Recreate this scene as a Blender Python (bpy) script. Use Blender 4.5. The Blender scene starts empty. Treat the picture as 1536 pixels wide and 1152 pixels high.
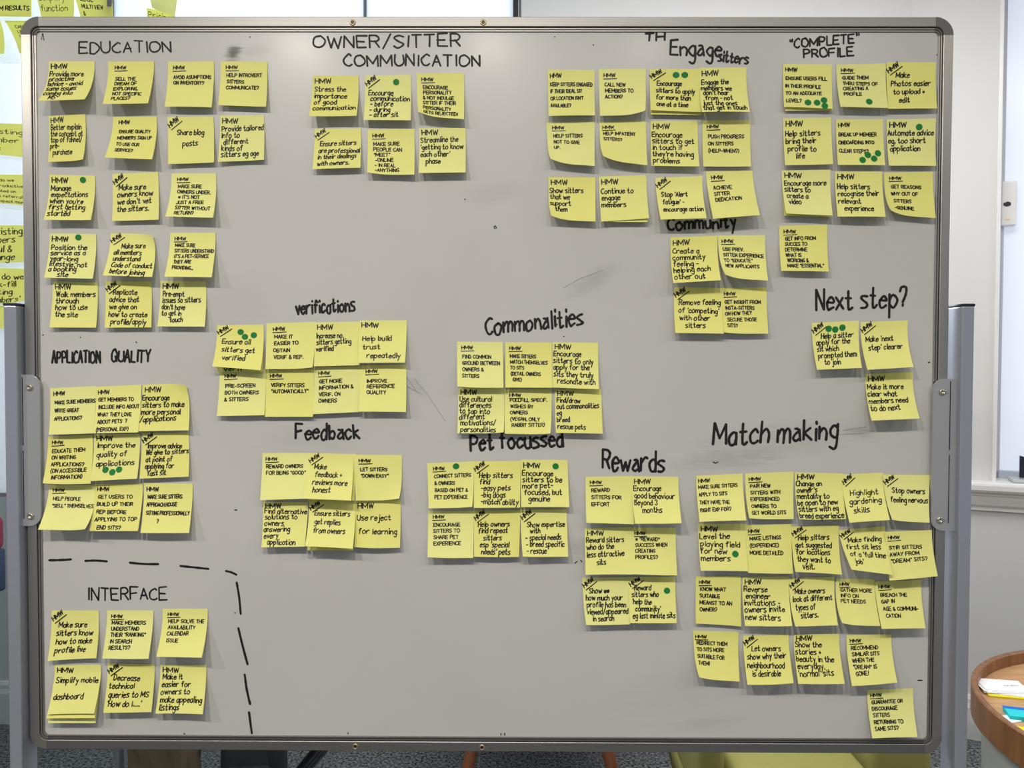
import bpy, bmesh, math, random
from mathutils import Vector, Matrix

random.seed(11)
sc = bpy.context.scene
COL = sc.collection

# ------------------------------------------------------------------ camera, world, light, exposure
BZ = 0.93                      # height of the lower edge of the writing surface
CAM = Vector((0.0491, -1.2382, 0.6069 + BZ))
PITCH, ROLL, YAW, FPX = -0.0248, 0.0026, -0.0048, 1150.0
_cp, _sp, _cy, _sy = math.cos(PITCH), math.sin(PITCH), math.cos(YAW), math.sin(YAW)
FW = Vector((_sy * _cp, _cy * _cp, _sp))
_r0 = Vector((_cy, -_sy, 0)); _u0 = _r0.cross(FW)
RT = math.cos(ROLL) * _r0 + math.sin(ROLL) * _u0
UP = -math.sin(ROLL) * _r0 + math.cos(ROLL) * _u0
cd = bpy.data.cameras.new('camera'); cam = bpy.data.objects.new('camera', cd); COL.objects.link(cam)
cd.sensor_fit = 'HORIZONTAL'; cd.sensor_width = 36.0; cd.lens = 36.0 * FPX / 1536.0
cd.clip_start = 0.05
M = Matrix.Identity(4)
for i, a in enumerate((RT, UP, -FW)):
    for k in range(3): M[k][i] = a[k]
M.translation = CAM
cam.matrix_world = M
sc.camera = cam

w = bpy.data.worlds.new('world'); sc.world = w; w.use_nodes = True
w.node_tree.nodes['Background'].inputs[0].default_value = (0.86, 0.92, 1.0, 1)
w.node_tree.nodes['Background'].inputs[1].default_value = 0.27
sc.view_settings.view_transform = 'Standard'; sc.view_settings.look = 'None'
sc.view_settings.exposure = 0.0; sc.view_settings.gamma = 1.0
sc.view_settings.use_curve_mapping = False

CEIL = 3.25
def area(name, loc, target, sx, sy, power, color, shape='RECTANGLE'):
    l = bpy.data.lights.new(name, 'AREA'); l.shape = shape; l.size = sx; l.size_y = sy
    l.energy = power; l.color = color
    o = bpy.data.objects.new(name, l); COL.objects.link(o); o.location = loc
    d = Vector(target) - Vector(loc)
    o.rotation_euler = d.to_track_quat('-Z', 'Y').to_euler()
    return o
LAMPS = [(-2.1, -1.6), (-0.78, -1.75), (-0.05, -1.75), (0.55, -1.75), (1.25, -1.75), (2.6, -1.5)]
LAMPW = [21, 27, 21, 9, 6, 12]
LZ = 2.80
for (x, y), pw in zip(LAMPS, LAMPW):
    area('ceiling_lamp_light', (x, y, LZ - 0.035), (x, y - .001, 0), 0.16, 0.16, pw, (1.0, 0.93, 0.82), 'DISK')
area('daylight_behind_partition', (-0.35, 1.5, 2.35), (-0.35, 0.4, 2.3), 1.1, .8, 62, (0.90, 0.96, 1.0))
area('daylight_far_window', (2.95, 0.75, 1.85), (0.9, 0.3, 1.3), 1.1, 1.3, 13, (0.82, 0.89, 1.0))
area('back_wall_fill', (1.1, 0.9, 3.05), (1.2, 1.5, 1.2), 1.6, 0.5, 25, (1.0, 0.97, 0.93))  # unseen fill, added to brighten the back and right walls

# ------------------------------------------------------------------ helpers
def ray(px, py):
    return RT * ((px - 768) / FPX) + UP * ((576 - py) / FPX) + FW
def at(px, py, Y=0.0):
    """point of the upright plane y = Y that the measured photo point falls on"""
    d = ray(px, py); return CAM + d * ((Y - CAM.y) / d.y)
def atz(px, py, Z):
    d = ray(px, py); return CAM + d * ((Z - CAM.z) / d.z)

def new_mat(name, col, rough=0.5, metal=0.0, spec=0.5, noise=None, bump=None, coat=0.0):
    m = bpy.data.materials.new(name); m.use_nodes = True
    nt = m.node_tree; b = nt.nodes['Principled BSDF']
    b.inputs['Base Color'].default_value = (*col, 1); b.inputs['Roughness'].default_value = rough
    b.inputs['Metallic'].default_value = metal; b.inputs['Specular IOR Level'].default_value = spec
    b.inputs['Coat Weight'].default_value = coat
    tc = nt.nodes.new('ShaderNodeTexCoord')
    if noise:
        scale, amt, stretch = noise
        mp = nt.nodes.new('ShaderNodeMapping'); mp.inputs['Scale'].default_value = stretch
        n = nt.nodes.new('ShaderNodeTexNoise'); n.inputs['Scale'].default_value = scale; n.inputs['Detail'].default_value = 4
        r = nt.nodes.new('ShaderNodeMapRange'); r.inputs['To Min'].default_value = 1 - amt; r.inputs['To Max'].default_value = 1 + amt
        r.inputs['From Min'].default_value = 0.25; r.inputs['From Max'].default_value = 0.75
        mx = nt.nodes.new('ShaderNodeVectorMath'); mx.operation = 'SCALE'; mx.inputs[0].default_value = col
        nt.links.new(tc.outputs['Object'], mp.inputs['Vector']); nt.links.new(mp.outputs[0], n.inputs['Vector'])
        nt.links.new(n.outputs['Fac'], r.inputs['Value']); nt.links.new(r.outputs[0], mx.inputs['Scale'])
        nt.links.new(mx.outputs[0], b.inputs['Base Color'])
    if bump:
        n2 = nt.nodes.new('ShaderNodeTexNoise'); n2.inputs['Scale'].default_value = bump[0]; n2.inputs['Detail'].default_value = 3
        bp = nt.nodes.new('ShaderNodeBump'); bp.inputs['Strength'].default_value = bump[1]; bp.inputs['Distance'].default_value = bump[2]
        nt.links.new(tc.outputs['Object'], n2.inputs['Vector']); nt.links.new(n2.outputs['Fac'], bp.inputs['Height'])
        nt.links.new(bp.outputs[0], b.inputs['Normal'])
    return m

def link(name, me, m, parent=None, smooth=False):
    if m: me.materials.append(m)
    if smooth:
        for p in me.polygons: p.use_smooth = True
    o = bpy.data.objects.new(name, me); COL.objects.link(o)
    if parent: o.parent = parent
    return o
def obj(name, bm, m, parent=None, smooth=False):
    me = bpy.data.meshes.new(name); bmesh.ops.recalc_face_normals(bm, faces=bm.faces)
    bm.to_mesh(me); bm.free(); return link(name, me, m, parent, smooth)
def tag(o, label=None, cat=None, group=None, kind=None):
    if label: o['label'] = label
    if cat: o['category'] = cat
    if group: o['group'] = group
    if kind: o['kind'] = kind
    return o
def empty(name, loc, rz=0.0):
    o = bpy.data.objects.new(name, None); COL.objects.link(o); o.location = loc; o.rotation_euler = (0, 0, rz)
    o.empty_display_size = 0.05
    return o
def add_box(bm, lo, hi, bevel=0.0, seg=2):
    r = bmesh.ops.create_cube(bm, size=1.0)
    c = [(a + b) / 2 for a, b in zip(lo, hi)]; s = [abs(b - a) for a, b in zip(lo, hi)]
    for v in r['verts']: v.co = Vector([c[i] + v.co[i] * s[i] for i in range(3)])
    if bevel:
        es = list({e for v in r['verts'] for e in v.link_edges})
        bmesh.ops.bevel(bm, geom=es, offset=bevel, segments=seg, affect='EDGES', profile=0.5)
def box(lo, hi, bevel=0.0, seg=2):
    bm = bmesh.new(); add_box(bm, lo, hi, bevel, seg); return bm
def add_cyl(bm, p0, p1, r0, r1=None, n=20, caps=True):
    p0, p1 = Vector(p0), Vector(p1); r1 = r0 if r1 is None else r1
    d = (p1 - p0).normalized(); a = d.orthogonal().normalized(); b = d.cross(a)
    A = [bm.verts.new(p0 + (a * math.cos(2 * math.pi * i / n) + b * math.sin(2 * math.pi * i / n)) * r0) for i in range(n)]
    B = [bm.verts.new(p1 + (a * math.cos(2 * math.pi * i / n) + b * math.sin(2 * math.pi * i / n)) * r1) for i in range(n)]
    for i in range(n): bm.faces.new((A[i], A[(i + 1) % n], B[(i + 1) % n], B[i]))
    if caps: bm.faces.new(A); bm.faces.new(B)
def cyl(p0, p1, r0, r1=None, n=20):
    bm = bmesh.new(); add_cyl(bm, p0, p1, r0, r1, n); return bm
def lathe(prof, n=64):
    bm = bmesh.new(); rows = []
    for r, z in prof:
        rows.append([bm.verts.new((r * math.cos(2 * math.pi * i / n), r * math.sin(2 * math.pi * i / n), z)) for i in range(n)])
    for a, b in zip(rows, rows[1:]):
        for i in range(n): bm.faces.new((a[i], a[(i + 1) % n], b[(i + 1) % n], b[i]))
    if prof[0][0] > 1e-5: bm.faces.new(rows[0])
    if prof[-1][0] > 1e-5: bm.faces.new(rows[-1])
    bmesh.ops.remove_doubles(bm, verts=bm.verts, dist=1e-6)
    return bm
def prism(pts, y0, y1, bevel=0):
    """outline in x,z extruded from y0 to y1"""
    bm = bmesh.new()
    A = [bm.verts.new((x, y0, z)) for x, z in pts]; B = [bm.verts.new((x, y1, z)) for x, z in pts]
    n = len(pts); bm.faces.new(A); bm.faces.new(B)
    for i in range(n): bm.faces.new((A[i], A[(i + 1) % n], B[(i + 1) % n], B[i]))
    return bm

# ------------------------------------------------------------------ materials
INK = new_mat('marker_ink', (0.012, 0.011, 0.011), 0.55, spec=0.3)
INKF = new_mat('marker_ink_faded', (0.30, 0.29, 0.28), 0.6, spec=0.3)
PAPER = new_mat('yellow_paper', (0.80, 0.785, 0.265), 0.75, spec=0.15, noise=(14, 0.025, (1, 1, 1)))
PAPER2 = new_mat('yellow_paper_pale', (0.80, 0.80, 0.305), 0.75, spec=0.15, noise=(11, 0.03, (1, 1, 1)))
PAPER3 = new_mat('yellow_paper_deep', (0.79, 0.765, 0.235), 0.75, spec=0.15, noise=(12, 0.03, (1, 1, 1)))
GREEN = new_mat('green_sticker', (0.004, 0.19, 0.035), 0.6, spec=0.3)
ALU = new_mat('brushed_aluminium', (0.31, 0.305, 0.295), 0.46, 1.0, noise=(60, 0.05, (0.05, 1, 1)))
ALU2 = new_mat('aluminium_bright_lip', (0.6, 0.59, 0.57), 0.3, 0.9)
ALUV = new_mat('brushed_aluminium_upright', (0.50, 0.48, 0.455), 0.32, 0.95, noise=(60, 0.05, (1, 1, 0.05)))  # same metal as ALU, base lightened in place of light missing on side rails
CORN = new_mat('grey_plastic', (0.13, 0.125, 0.12), 0.45)
POST = new_mat('grey_painted_steel', (0.40, 0.42, 0.49), 0.28, 0.5, noise=(300, 0.03, (1, 1, 1)))  # blue tint in the base colour stands in for window light reflected on the posts
BRK = new_mat('grey_painted_bracket', (0.42, 0.43, 0.45), 0.34, 0.4)
DARK = new_mat('dark_plastic', (0.012, 0.014, 0.03), 0.4)
STEEL = new_mat('screw_steel', (0.55, 0.52, 0.44), 0.25, 0.9)
BRASS = new_mat('brass_eyelet', (0.55, 0.42, 0.22), 0.35, 0.9)
WALLM = new_mat('white_wall_paint', (0.70, 0.69, 0.675), 0.8, spec=0.2, noise=(2.5, 0.02, (1, 1, 1)), bump=(120, 0.05, 0.002))
TRIMM = new_mat('white_gloss_trim', (0.80, 0.79, 0.77), 0.35)

# the enamel writing surface, with its stains and rubbed-out marks
def board_mat():
    m = new_mat('white_enamel', (0.60, 0.585, 0.565), 0.33, spec=0.36)
    nt = m.node_tree; b = nt.nodes['Principled BSDF']; N = nt.nodes.new; L = nt.links.new
    b.inputs['Coat Weight'].default_value = 0.05; b.inputs['Coat Roughness'].default_value = 0.16
    tc = N('ShaderNodeTexCoord')
    col = N('ShaderNodeRGB'); col.outputs[0].default_value = (0.54, 0.535, 0.525, 1)
    cur = col.outputs[0]
    # cloudy wiping haze
    n = N('ShaderNodeTexNoise'); n.inputs['Scale'].default_value = 2.6; n.inputs['Detail'].default_value = 5; n.inputs['Distortion'].default_value = 0.7
    L(tc.outputs['Object'], n.inputs['Vector'])
    r = N('ShaderNodeMapRange'); r.inputs['From Min'].default_value = .3; r.inputs['From Max'].default_value = .7
    r.inputs['To Min'].default_value = 0.955; r.inputs['To Max'].default_value = 1.03; L(n.outputs['Fac'], r.inputs['Value'])
    def scale(c, f):
        v = N('ShaderNodeVectorMath'); v.operation = 'SCALE'; L(c, v.inputs[0]); L(f, v.inputs['Scale']); return v.outputs[0]
    cur = scale(cur, r.outputs[0])
    # smudges: x, z centre, radii, rotation, darkness, streak stretch
    S = [((350, 80), .016, .014, .5, .85), ((385, 76), .03, .012, .1, .12), ((885, 425), .045, .016, .45, .13),
         ((905, 408), .03, .014, .4, .08), ((740, 290), .05, .02, .2, .08), ((1090, 690), .10, .020, .1, .13),
         ((1290, 648), .03, .010, -.1, .2), ((1160, 662), .15, .035, .1, .10), ((900, 250), .05, .07, .2, .06),
         ((625, 580), .03, .010, -.9, .10), ((345, 455), .08, .05, .2, .04), ((470, 655), .1, .03, .1, .06),
         ((1060, 1085), .08, .012, .1, .09), ((800, 660), .14, .02, 0, .08), ((1100, 325), .03, .014, 0, .15),
         ((870, 820), .02, .02, 0, .15), ((575, 585), .09, .03, .2, .05), ((1010, 1040), .12, .05, .3, .05)]
    for (p, rx, rz, rot, dk) in S:
        q = at(*p)
        mp = N('ShaderNodeMapping'); mp.vector_type = 'TEXTURE'
        mp.inputs['Location'].default_value = (q.x, 0, q.z); mp.inputs['Rotation'].default_value = (0, -rot, 0)
        mp.inputs['Scale'].default_value = (rx, 1000.0, rz)
        L(tc.outputs['Object'], mp.inputs['Vector'])
        ln = N('ShaderNodeVectorMath'); ln.operation = 'LENGTH'; L(mp.outputs[0], ln.inputs[0])
        mp2 = N('ShaderNodeMapping'); mp2.inputs['Rotation'].default_value = (0, rot, 0); mp2.inputs['Scale'].default_value = (22, 1, 190)
        L(tc.outputs['Object'], mp2.inputs['Vector'])
        ns = N('ShaderNodeTexNoise'); ns.inputs['Scale'].default_value = 1.0; ns.inputs['Detail'].default_value = 3
        L(mp2.outputs[0], ns.inputs['Vector'])
        ad = N('ShaderNodeMath'); ad.operation = 'MULTIPLY_ADD'; ad.inputs[1].default_value = 1.6; L(ns.outputs['Fac'], ad.inputs[0])
        ad.inputs[2].default_value = -0.8
        sm = N('ShaderNodeMath'); sm.operation = 'ADD'; L(ln.outputs['Value'], sm.inputs[0]); L(ad.outputs[0], sm.inputs[1])
        f = N('ShaderNodeMapRange'); f.interpolation_type = 'SMOOTHSTEP'
        f.inputs['From Min'].default_value = 0.25; f.inputs['From Max'].default_value = 1.15
        f.inputs['To Min'].default_value = 1 - dk; f.inputs['To Max'].default_value = 1.0
        L(sm.outputs[0], f.inputs['Value'])
        cur = scale(cur, f.outputs[0])
    L(cur, b.inputs['Base Color'])
    return m
BOARD = board_mat()

def carpet_mat():
    m = new_mat('grey_carpet', (0.1, 0.1, 0.105), 0.95, spec=0.05)
    nt = m.node_tree; b = nt.nodes['Principled BSDF']; N = nt.nodes.new; L = nt.links.new
    tc = N('ShaderNodeTexCoord'); n = N('ShaderNodeTexNoise'); n.inputs['Scale'].default_value = 95; n.inputs['Detail'].default_value = 6
    cr = N('ShaderNodeValToRGB'); cr.color_ramp.elements[0].position = .36; cr.color_ramp.elements[1].position = .66
    cr.color_ramp.elements[0].color = (0.025, 0.027, 0.03, 1); cr.color_ramp.elements[1].color = (0.30, 0.31, 0.32, 1)
    L(tc.outputs['Object'], n.inputs['Vector']); L(n.outputs['Fac'], cr.inputs['Fac']); L(cr.outputs[0], b.inputs['Base Color'])
    bp = N('ShaderNodeBump'); bp.inputs['Strength'].default_value = .8; bp.inputs['Distance'].default_value = .004
    L(n.outputs['Fac'], bp.inputs['Height']); L(bp.outputs[0], b.inputs['Normal'])
    return m
CARPET = carpet_mat()

def frosted(name, col, transl):
    m = bpy.data.materials.new(name); m.use_nodes = True; nt = m.node_tree; nt.nodes.clear(); N = nt.nodes.new; L = nt.links.new
    o = N('ShaderNodeOutputMaterial'); t = N('ShaderNodeBsdfTranslucent'); d = N('ShaderNodeBsdfDiffuse'); g = N('ShaderNodeBsdfGlossy')
    t.inputs[0].default_value = (*col, 1); d.inputs[0].default_value = (*col, 1); g.inputs['Roughness'].default_value = .25
    a = N('ShaderNodeMixShader'); a.inputs[0].default_value = transl; L(d.outputs[0], a.inputs[1]); L(t.outputs[0], a.inputs[2])
    c = N('ShaderNodeMixShader'); c.inputs[0].default_value = .05; L(a.outputs[0], c.inputs[1]); L(g.outputs[0], c.inputs[2])
    L(c.outputs[0], o.inputs[0]); return m
FROST = frosted('frosted_glass', (0.76, 0.80, 0.84), 0.6)
def clearglass():
    m = bpy.data.materials.new('clear_glass'); m.use_nodes = True; nt = m.node_tree; nt.nodes.clear(); N = nt.nodes.new; L = nt.links.new
    o = N('ShaderNodeOutputMaterial'); t = N('ShaderNodeBsdfTransparent'); t.inputs[0].default_value = (.90, .94, .94, 1)
    g = N('ShaderNodeBsdfGlossy'); g.inputs['Roughness'].default_value = .03; fr = N('ShaderNodeFresnel'); fr.inputs[0].default_value = 1.3
    c = N('ShaderNodeMixShader'); L(fr.outputs[0], c.inputs[0]); L(t.outputs[0], c.inputs[1]); L(g.outputs[0], c.inputs[2])
    L(c.outputs[0], o.inputs[0]); return m
CLEAR = clearglass()
def litglass(name, col, st):
    m = bpy.data.materials.new(name); m.use_nodes = True; nt = m.node_tree; b = nt.nodes['Principled BSDF']
    b.inputs['Base Color'].default_value = (.6, .63, .7, 1); b.inputs['Roughness'].default_value = .3
    b.inputs['Emission Color'].default_value = (*col, 1); b.inputs['Emission Strength'].default_value = st
    return m
SKYG = litglass('frosted_daylit_pane', (0.80, 0.86, 1.0), 0.42)

def wood_mat(name, c1, c2, sc_=(1, 1, 12)):
    m = new_mat(name, c1, 0.42, spec=0.4); nt = m.node_tree; b = nt.nodes['Principled BSDF']; N = nt.nodes.new; L = nt.links.new
    tc = N('ShaderNodeTexCoord'); mp = N('ShaderNodeMapping'); mp.inputs['Scale'].default_value = sc_
    n = N('ShaderNodeTexNoise'); n.inputs['Scale'].default_value = 9; n.inputs['Detail'].default_value = 6; n.inputs['Distortion'].default_value = .4
    cr = N('ShaderNodeValToRGB'); cr.color_ramp.elements[0].position = .35; cr.color_ramp.elements[1].position = .65
    cr.color_ramp.elements[0].color = (*c1, 1); cr.color_ramp.elements[1].color = (*c2, 1)
    L(tc.outputs['Object'], mp.inputs[0]); L(mp.outputs[0], n.inputs['Vector']); L(n.outputs['Fac'], cr.inputs[0]); L(cr.outputs[0], b.inputs['Base Color'])
    return m
WOODR = wood_mat('walnut_rim', (0.20, 0.085, 0.035), (0.29, 0.135, 0.06), (6, 6, 0.6))
WOODT = wood_mat('oak_tray', (0.50, 0.27, 0.12), (0.60, 0.35, 0.165), (1, 8, 1))
WOODL = wood_mat('red_brown_wood', (0.28, 0.09, 0.04), (0.36, 0.13, 0.06), (1, 1, .3))

# ------------------------------------------------------------------ hand-drawn single-stroke letters (grid: x digit, y hex; baseline 4, x-height 9, cap c)
G = {
'A': '043c64 1757', 'B': '040c ~0c4c6a4808 ~0848664404', 'C': '~6b4c1a08154465', 'D': '040c ~0c3c69673404', 'E': '6c0c0464 0858',
'F': '6c0c04 0858', 'G': '~6b4c1a0815446567 6738', 'H': '040c 646c 0868', 'I': '141c', 'J': '~5c56341405', 'K': '040c 6c0864', 'L': '0c0454',
'M': '040c468c84', 'N': '040c646c', 'O': '~4c1b08154476794c', 'P': '040c ~0c4c6a4808', 'Q': '~4c1b08154476794c 5774', 'R': '040c ~0c4c6a4808 3864',
'S': '~6b3c0a38663405', 'T': '0c6c 3c34', 'U': '~0c0634666c', 'V': '0c346c', 'W': '0c244b648c', 'X': '0c64 6c04', 'Y': '0c386c 3834', 'Z': '0c6c0464',
'a': '~5839071444 57 5954', 'b': '0c04 ~0739573405', 'c': '~583907143455', 'd': '~583907144457 5c54', 'e': '~0757583907143455',
'f': '~5b3c2a24 0949', 'g': '~583907154457 ~59523001', 'h': '0c04 ~07395754', 'i': '1914 1b1c', 'j': '~39321001 3b3c', 'k': '0c04 490754',
'l': '1c14', 'm': '0904 ~07294844 ~47698884', 'n': '0904 ~07395754', 'o': '~390714446739', 'p': '0900 ~0739673405', 'q': '~583907144457 5950',
'r': '0904 ~073959', 's': '~5929082746553404', 't': '~2c253455 0949', 'u': '~090614445 5954', 'v': '093459', 'w': '0924486489', 'x': '0954 5904',
'y': '0935 5910', 'z': '09590454', '@': '~193948 ~4827052445 4954', '.': '1415', ',': '1513', '?': '~0a1c4c5a4826 2425', '!': '2c17 1415', "'": '1c1a',
'"': '1c1a 3c3a', '-': '0747', '+': '0747 2925', '/': '035d', '&': '~641a2c4b06244467', '(': '~3d190731', ')': '~0d292703', ':': '1516 1819',
'3': '~0b3c5a385634 05'.replace(' ', ''), '#': '0757 1949 1545 0858 0656 0959', '_': '0464', '|': '1c14',
}
G['a'] = '~583907144457 5954'; G['u'] = '~09061444 57 5954'.replace('44 57', '4457')
def catmull(p, n=3):
    q = [p[0]] + p + [p[-1]]
    if p[0] == p[-1] and len(p) > 3: q = [p[-2]] + p + [p[1]]
    out = []
    for i in range(1, len(q) - 2):
        a, b, c, d = q[i - 1], q[i], q[i + 1], q[i + 2]
        for k in range(n):
            t = k / n; t2, t3 = t * t, t * t * t
            out.append(tuple(.5 * ((2 * b[j]) + (-a[j] + c[j]) * t + (2 * a[j] - 5 * b[j] + 4 * c[j] - d[j]) * t2 + (-a[j] + 3 * b[j] - 3 * c[j] + d[j]) * t3) for j in (0, 1)))
    out.append(p[-1]); return out
GL = {}
for ch, s in G.items():
    st = []; mxx = 1
    for part in s.split():
        sm = part[0] == '~'; part = part.lstrip('~')
        pts = [(int(part[i]) / 8.0, (int(part[i + 1], 16) - 4) / 8.0) for i in range(0, len(part) - 1, 2)]
        mxx = max(mxx, max(p[0] for p in pts) * 8)
        st.append((sm, pts))
    GL[ch] = (st, mxx / 8.0)
SP = 0.52
def text_width(t):
    return sum((SP if c == ' ' else (GL[c][1] + 0.26)) for c in t if c == ' ' or c in GL) or 1
def text_strokes(t, x, y, sx, h, slant=0.0, jit=0.026):
    """strokes in (u, down-v) units; x,y start of baseline; sx width scale; h cap height"""
    out = []; cx = 0.0; wob = random.uniform(-.02, .02)
    for c in t:
        if c == ' ': cx += SP; continue
        if c not in GL: continue
        st, wd = GL[c]; dy = random.uniform(-.05, .05); k = random.uniform(.93, 1.07)
        for sm, pts in st:
            pp = [(px * random.uniform(.97, 1.03) + random.uniform(-jit, jit), py * k + dy + random.uniform(-jit, jit)) for px, py in pts]
            if pts[0] == pts[-1]: pp[-1] = (pp[0][0] + .03, pp[0][1] + .02)
            pieces = [catmull(pp, 4 if h > 5 else 2)] if sm else [[pp[i], pp[i + 1]] for i in range(len(pp) - 1)]
            for pc in pieces: out.append([(x + (cx + a + slant * b) * sx, y - (b + wob * cx) * h) for a, b in pc])
        cx += wd + 0.26
    return out
def ribbons(strokes, wd, fn, offs):
    """flat ink ribbons with round ends; fn maps (u,v,offset) to a 3D point"""
    vs, fs = [], []
    for s in strokes:
        q = [s[0]]
        for p in s[1:]:
            if (p[0] - q[-1][0]) ** 2 + (p[1] - q[-1][1]) ** 2 > (wd * .12) ** 2: q.append(p)
        if len(q) < 2: q.append((q[0][0] + wd * .3, q[0][1] + wd * .3))
        n = len(q); L, R_ = [], []
        for i in range(n):
            a = q[max(0, i - 1)]; b = q[min(n - 1, i + 1)]
            dx, dy = b[0] - a[0], b[1] - a[1]; l = math.hypot(dx, dy) or 1e-9; dx /= l; dy /= l
            ww = wd * .5 * random.uniform(.86, 1.12)
            if i == 0: L.append((q[0][0] - dx * ww * .8 - dy * ww * .45, q[0][1] - dy * ww * .8 + dx * ww * .45)); R_.append((q[0][0] - dx * ww * .8 + dy * ww * .45, q[0][1] - dy * ww * .8 - dx * ww * .45))
            L.append((q[i][0] - dy * ww, q[i][1] + dx * ww)); R_.append((q[i][0] + dy * ww, q[i][1] - dx * ww))
            if i == n - 1: L.append((q[i][0] + dx * ww * .8 - dy * ww * .45, q[i][1] + dy * ww * .8 + dx * ww * .45)); R_.append((q[i][0] + dx * ww * .8 + dy * ww * .45, q[i][1] + dy * ww * .8 - dx * ww * .45))
        base = len(vs)
        o2 = offs * random.uniform(1.0, 1.3)
        for a, b in zip(L, R_): vs.append(fn(*a, o2)); vs.append(fn(*b, o2))
        for i in range(len(L) - 1): fs.append((base + 2 * i, base + 2 * i + 1, base + 2 * i + 3, base + 2 * i + 2))
    me = bpy.data.meshes.new('ink'); me.from_pydata([tuple(v) for v in vs], [], fs); return me

# ------------------------------------------------------------------ the room
fl = obj('floor', box((-4.5, -3.6, -0.1), (4.2, 3.2, 0.0)), CARPET); tag(fl, kind='structure')
ce = obj('ceiling', box((-4.5, -3.6, CEIL), (4.2, 3.2, CEIL + .1)), WALLM); tag(ce, kind='structure')
YB = 2.0
wb = obj('wall_back', box((-4.5, YB, 0), (1.72, YB + .12, CEIL)), WALLM); tag(wb, kind='structure')
# canted wall with the daylit window at the right; local x runs along it, local y goes into it
ANG = math.radians(22)
P0 = Vector((1.918, 1.912, 0))
def canted(name, bm, m, parent=None, kind='structure', smooth=False):
    o = obj(name, bm, m, parent, smooth)
    if not parent: o.location = P0; o.rotation_euler = (0, 0, -ANG); tag(o, kind=kind)
    return o
WS0, WS1, WZ0, WZ1 = 0.087, 1.15, 1.07, 3.12
bm = box((-.24, 0, 0), (WS0, .2, CEIL)); add_box(bm, (WS1, 0, 0), (2.2, .2, CEIL)); add_box(bm, (WS0, 0, 0), (WS1, .2, WZ0 - .03)); add_box(bm, (WS0, 0, WZ1), (WS1, .2, CEIL))
canted('wall_right', bm, WALLM)
bm = box((WS0 - .012, -.008, WZ0 - .02), (WS0 + .004, .01, WZ1), .003)
canted('trim_1', bm, TRIMM)
win = canted('window_1', box((WS0 + .03, .12, WZ0 + .03), (WS1 - .03, .128, WZ1 - .03)), SKYG)
RVL = new_mat('window_frame_paint', (0.52, 0.55, 0.62), 0.5)
canted('frame', box((WS0, .10, WZ0 - .02), (WS0 + .035, .15, WZ1), .003), RVL, win)
canted('frame', box((WS1 - .035, .10, WZ0 - .02), (WS1, .15, WZ1), .003), RVL, win)
canted('frame', box((WS0, .10, WZ0 - .025), (WS1, .15, WZ0 + .033), .004), RVL, win)
canted('frame', box((WS0, .10, WZ1 - .035), (WS1, .15, WZ1), .003), RVL, win)
# moulded sill
prof = [(-.07, 1.066), (-.073, 1.058), (-.073, 1.040), (-.066, 1.030), (-.045, 1.026), (-.045, 1.016), (-.038, 1.010), (-.036, .996), (-.030, .975), (-.018, .962), (-.018, .950), (0.10, .950), (.10, 1.07), (-.06, 1.07)]
bm = bmesh.new()
A = [bm.verts.new((-.03, y, z)) for y, z in prof]; B = [bm.verts.new((2.1, y, z)) for y, z in prof]
bm.faces.new(A); bm.faces.new(B)
for i in range(len(prof)): j = (i + 1) % len(prof); bm.faces.new((A[i], A[j], B[j], B[i]))
sill = canted('sill', bm, TRIMM, win)
# baseboards
def baseprof(x0, x1):
    bm = bmesh.new(); pr = [(0, 0), (-.018, 0), (-.018, .13), (-.012, .15), (-.012, .165), (-.006, .18), (0, .18)]
    A = [bm.verts.new((x0, y, z)) for y, z in pr]; B = [bm.verts.new((x1, y, z)) for y, z in pr]
    bm.faces.new(A); bm.faces.new(B)
    for i in range(len(pr)): j = (i + 1) % len(pr); bm.faces.new((A[i], A[j], B[j], B[i]))
    return bm
canted('baseboard_right', baseprof(-.24, 2.2), TRIMM)
o = obj('baseboard_back', baseprof(-4.5, 1.70), TRIMM); o.location = (0, YB, 0); tag(o, kind='structure')

# ------------------------------------------------------------------ glass partition behind the board (frosted above, clear below)
YP = 0.42
zf = at(20, 742, YP).z
xm1, xm2, xm3 = at(168, 14, YP).x, at(548, 14, YP).x, at(776, 14, YP).x
MULL = new_mat('dark_grey_mullion', (0.16, 0.17, 0.19), 0.4, 0.3)
MULL2 = new_mat('black_mullion', (0.012, 0.014, 0.02), 0.4)
part = obj('window_2', box((-3.0, YP, zf), (xm3, YP + .008, CEIL)), FROST); tag(part, kind='structure')
obj('pane', box((-3.0, YP, .06), (xm1, YP + .008, zf)), CLEAR, part); obj('pane', box((xm1, YP, .06), (at(400, 1140, YP).x, YP + .008, zf)), CLEAR, part)
obj('mullion', box((xm1 - .005, YP - .012, .05), (xm1 + .005, YP + .02, CEIL), .001), MULL, part)
obj('mullion', box((xm2 - .003, YP - .004, zf), (xm2 + .003, YP + .012, CEIL)), MULL, part)
obj('mullion', box((xm3 - .009, YP - .02, zf), (xm3 + .002, YP + .03, CEIL), .001), MULL2, part)
obj('mullion', box((xm3 + .003, YP - .02, zf), (xm3 + .0085, YP + .03, CEIL), .001), MULL, part)
obj('bottom_rail', box((-3.0, YP - .02, 0), (at(400, 1140, YP).x, YP + .03, .06), .002), MULL, part)
obj('top_rail', box((-3.0, YP - .02, CEIL - .04), (xm3, YP + .03, CEIL), .002), MULL, part)
obj('transom', box((-3.0, YP - .003, zf - .004), (xm3, YP + .011, zf + .004)), MULL, part)

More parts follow.
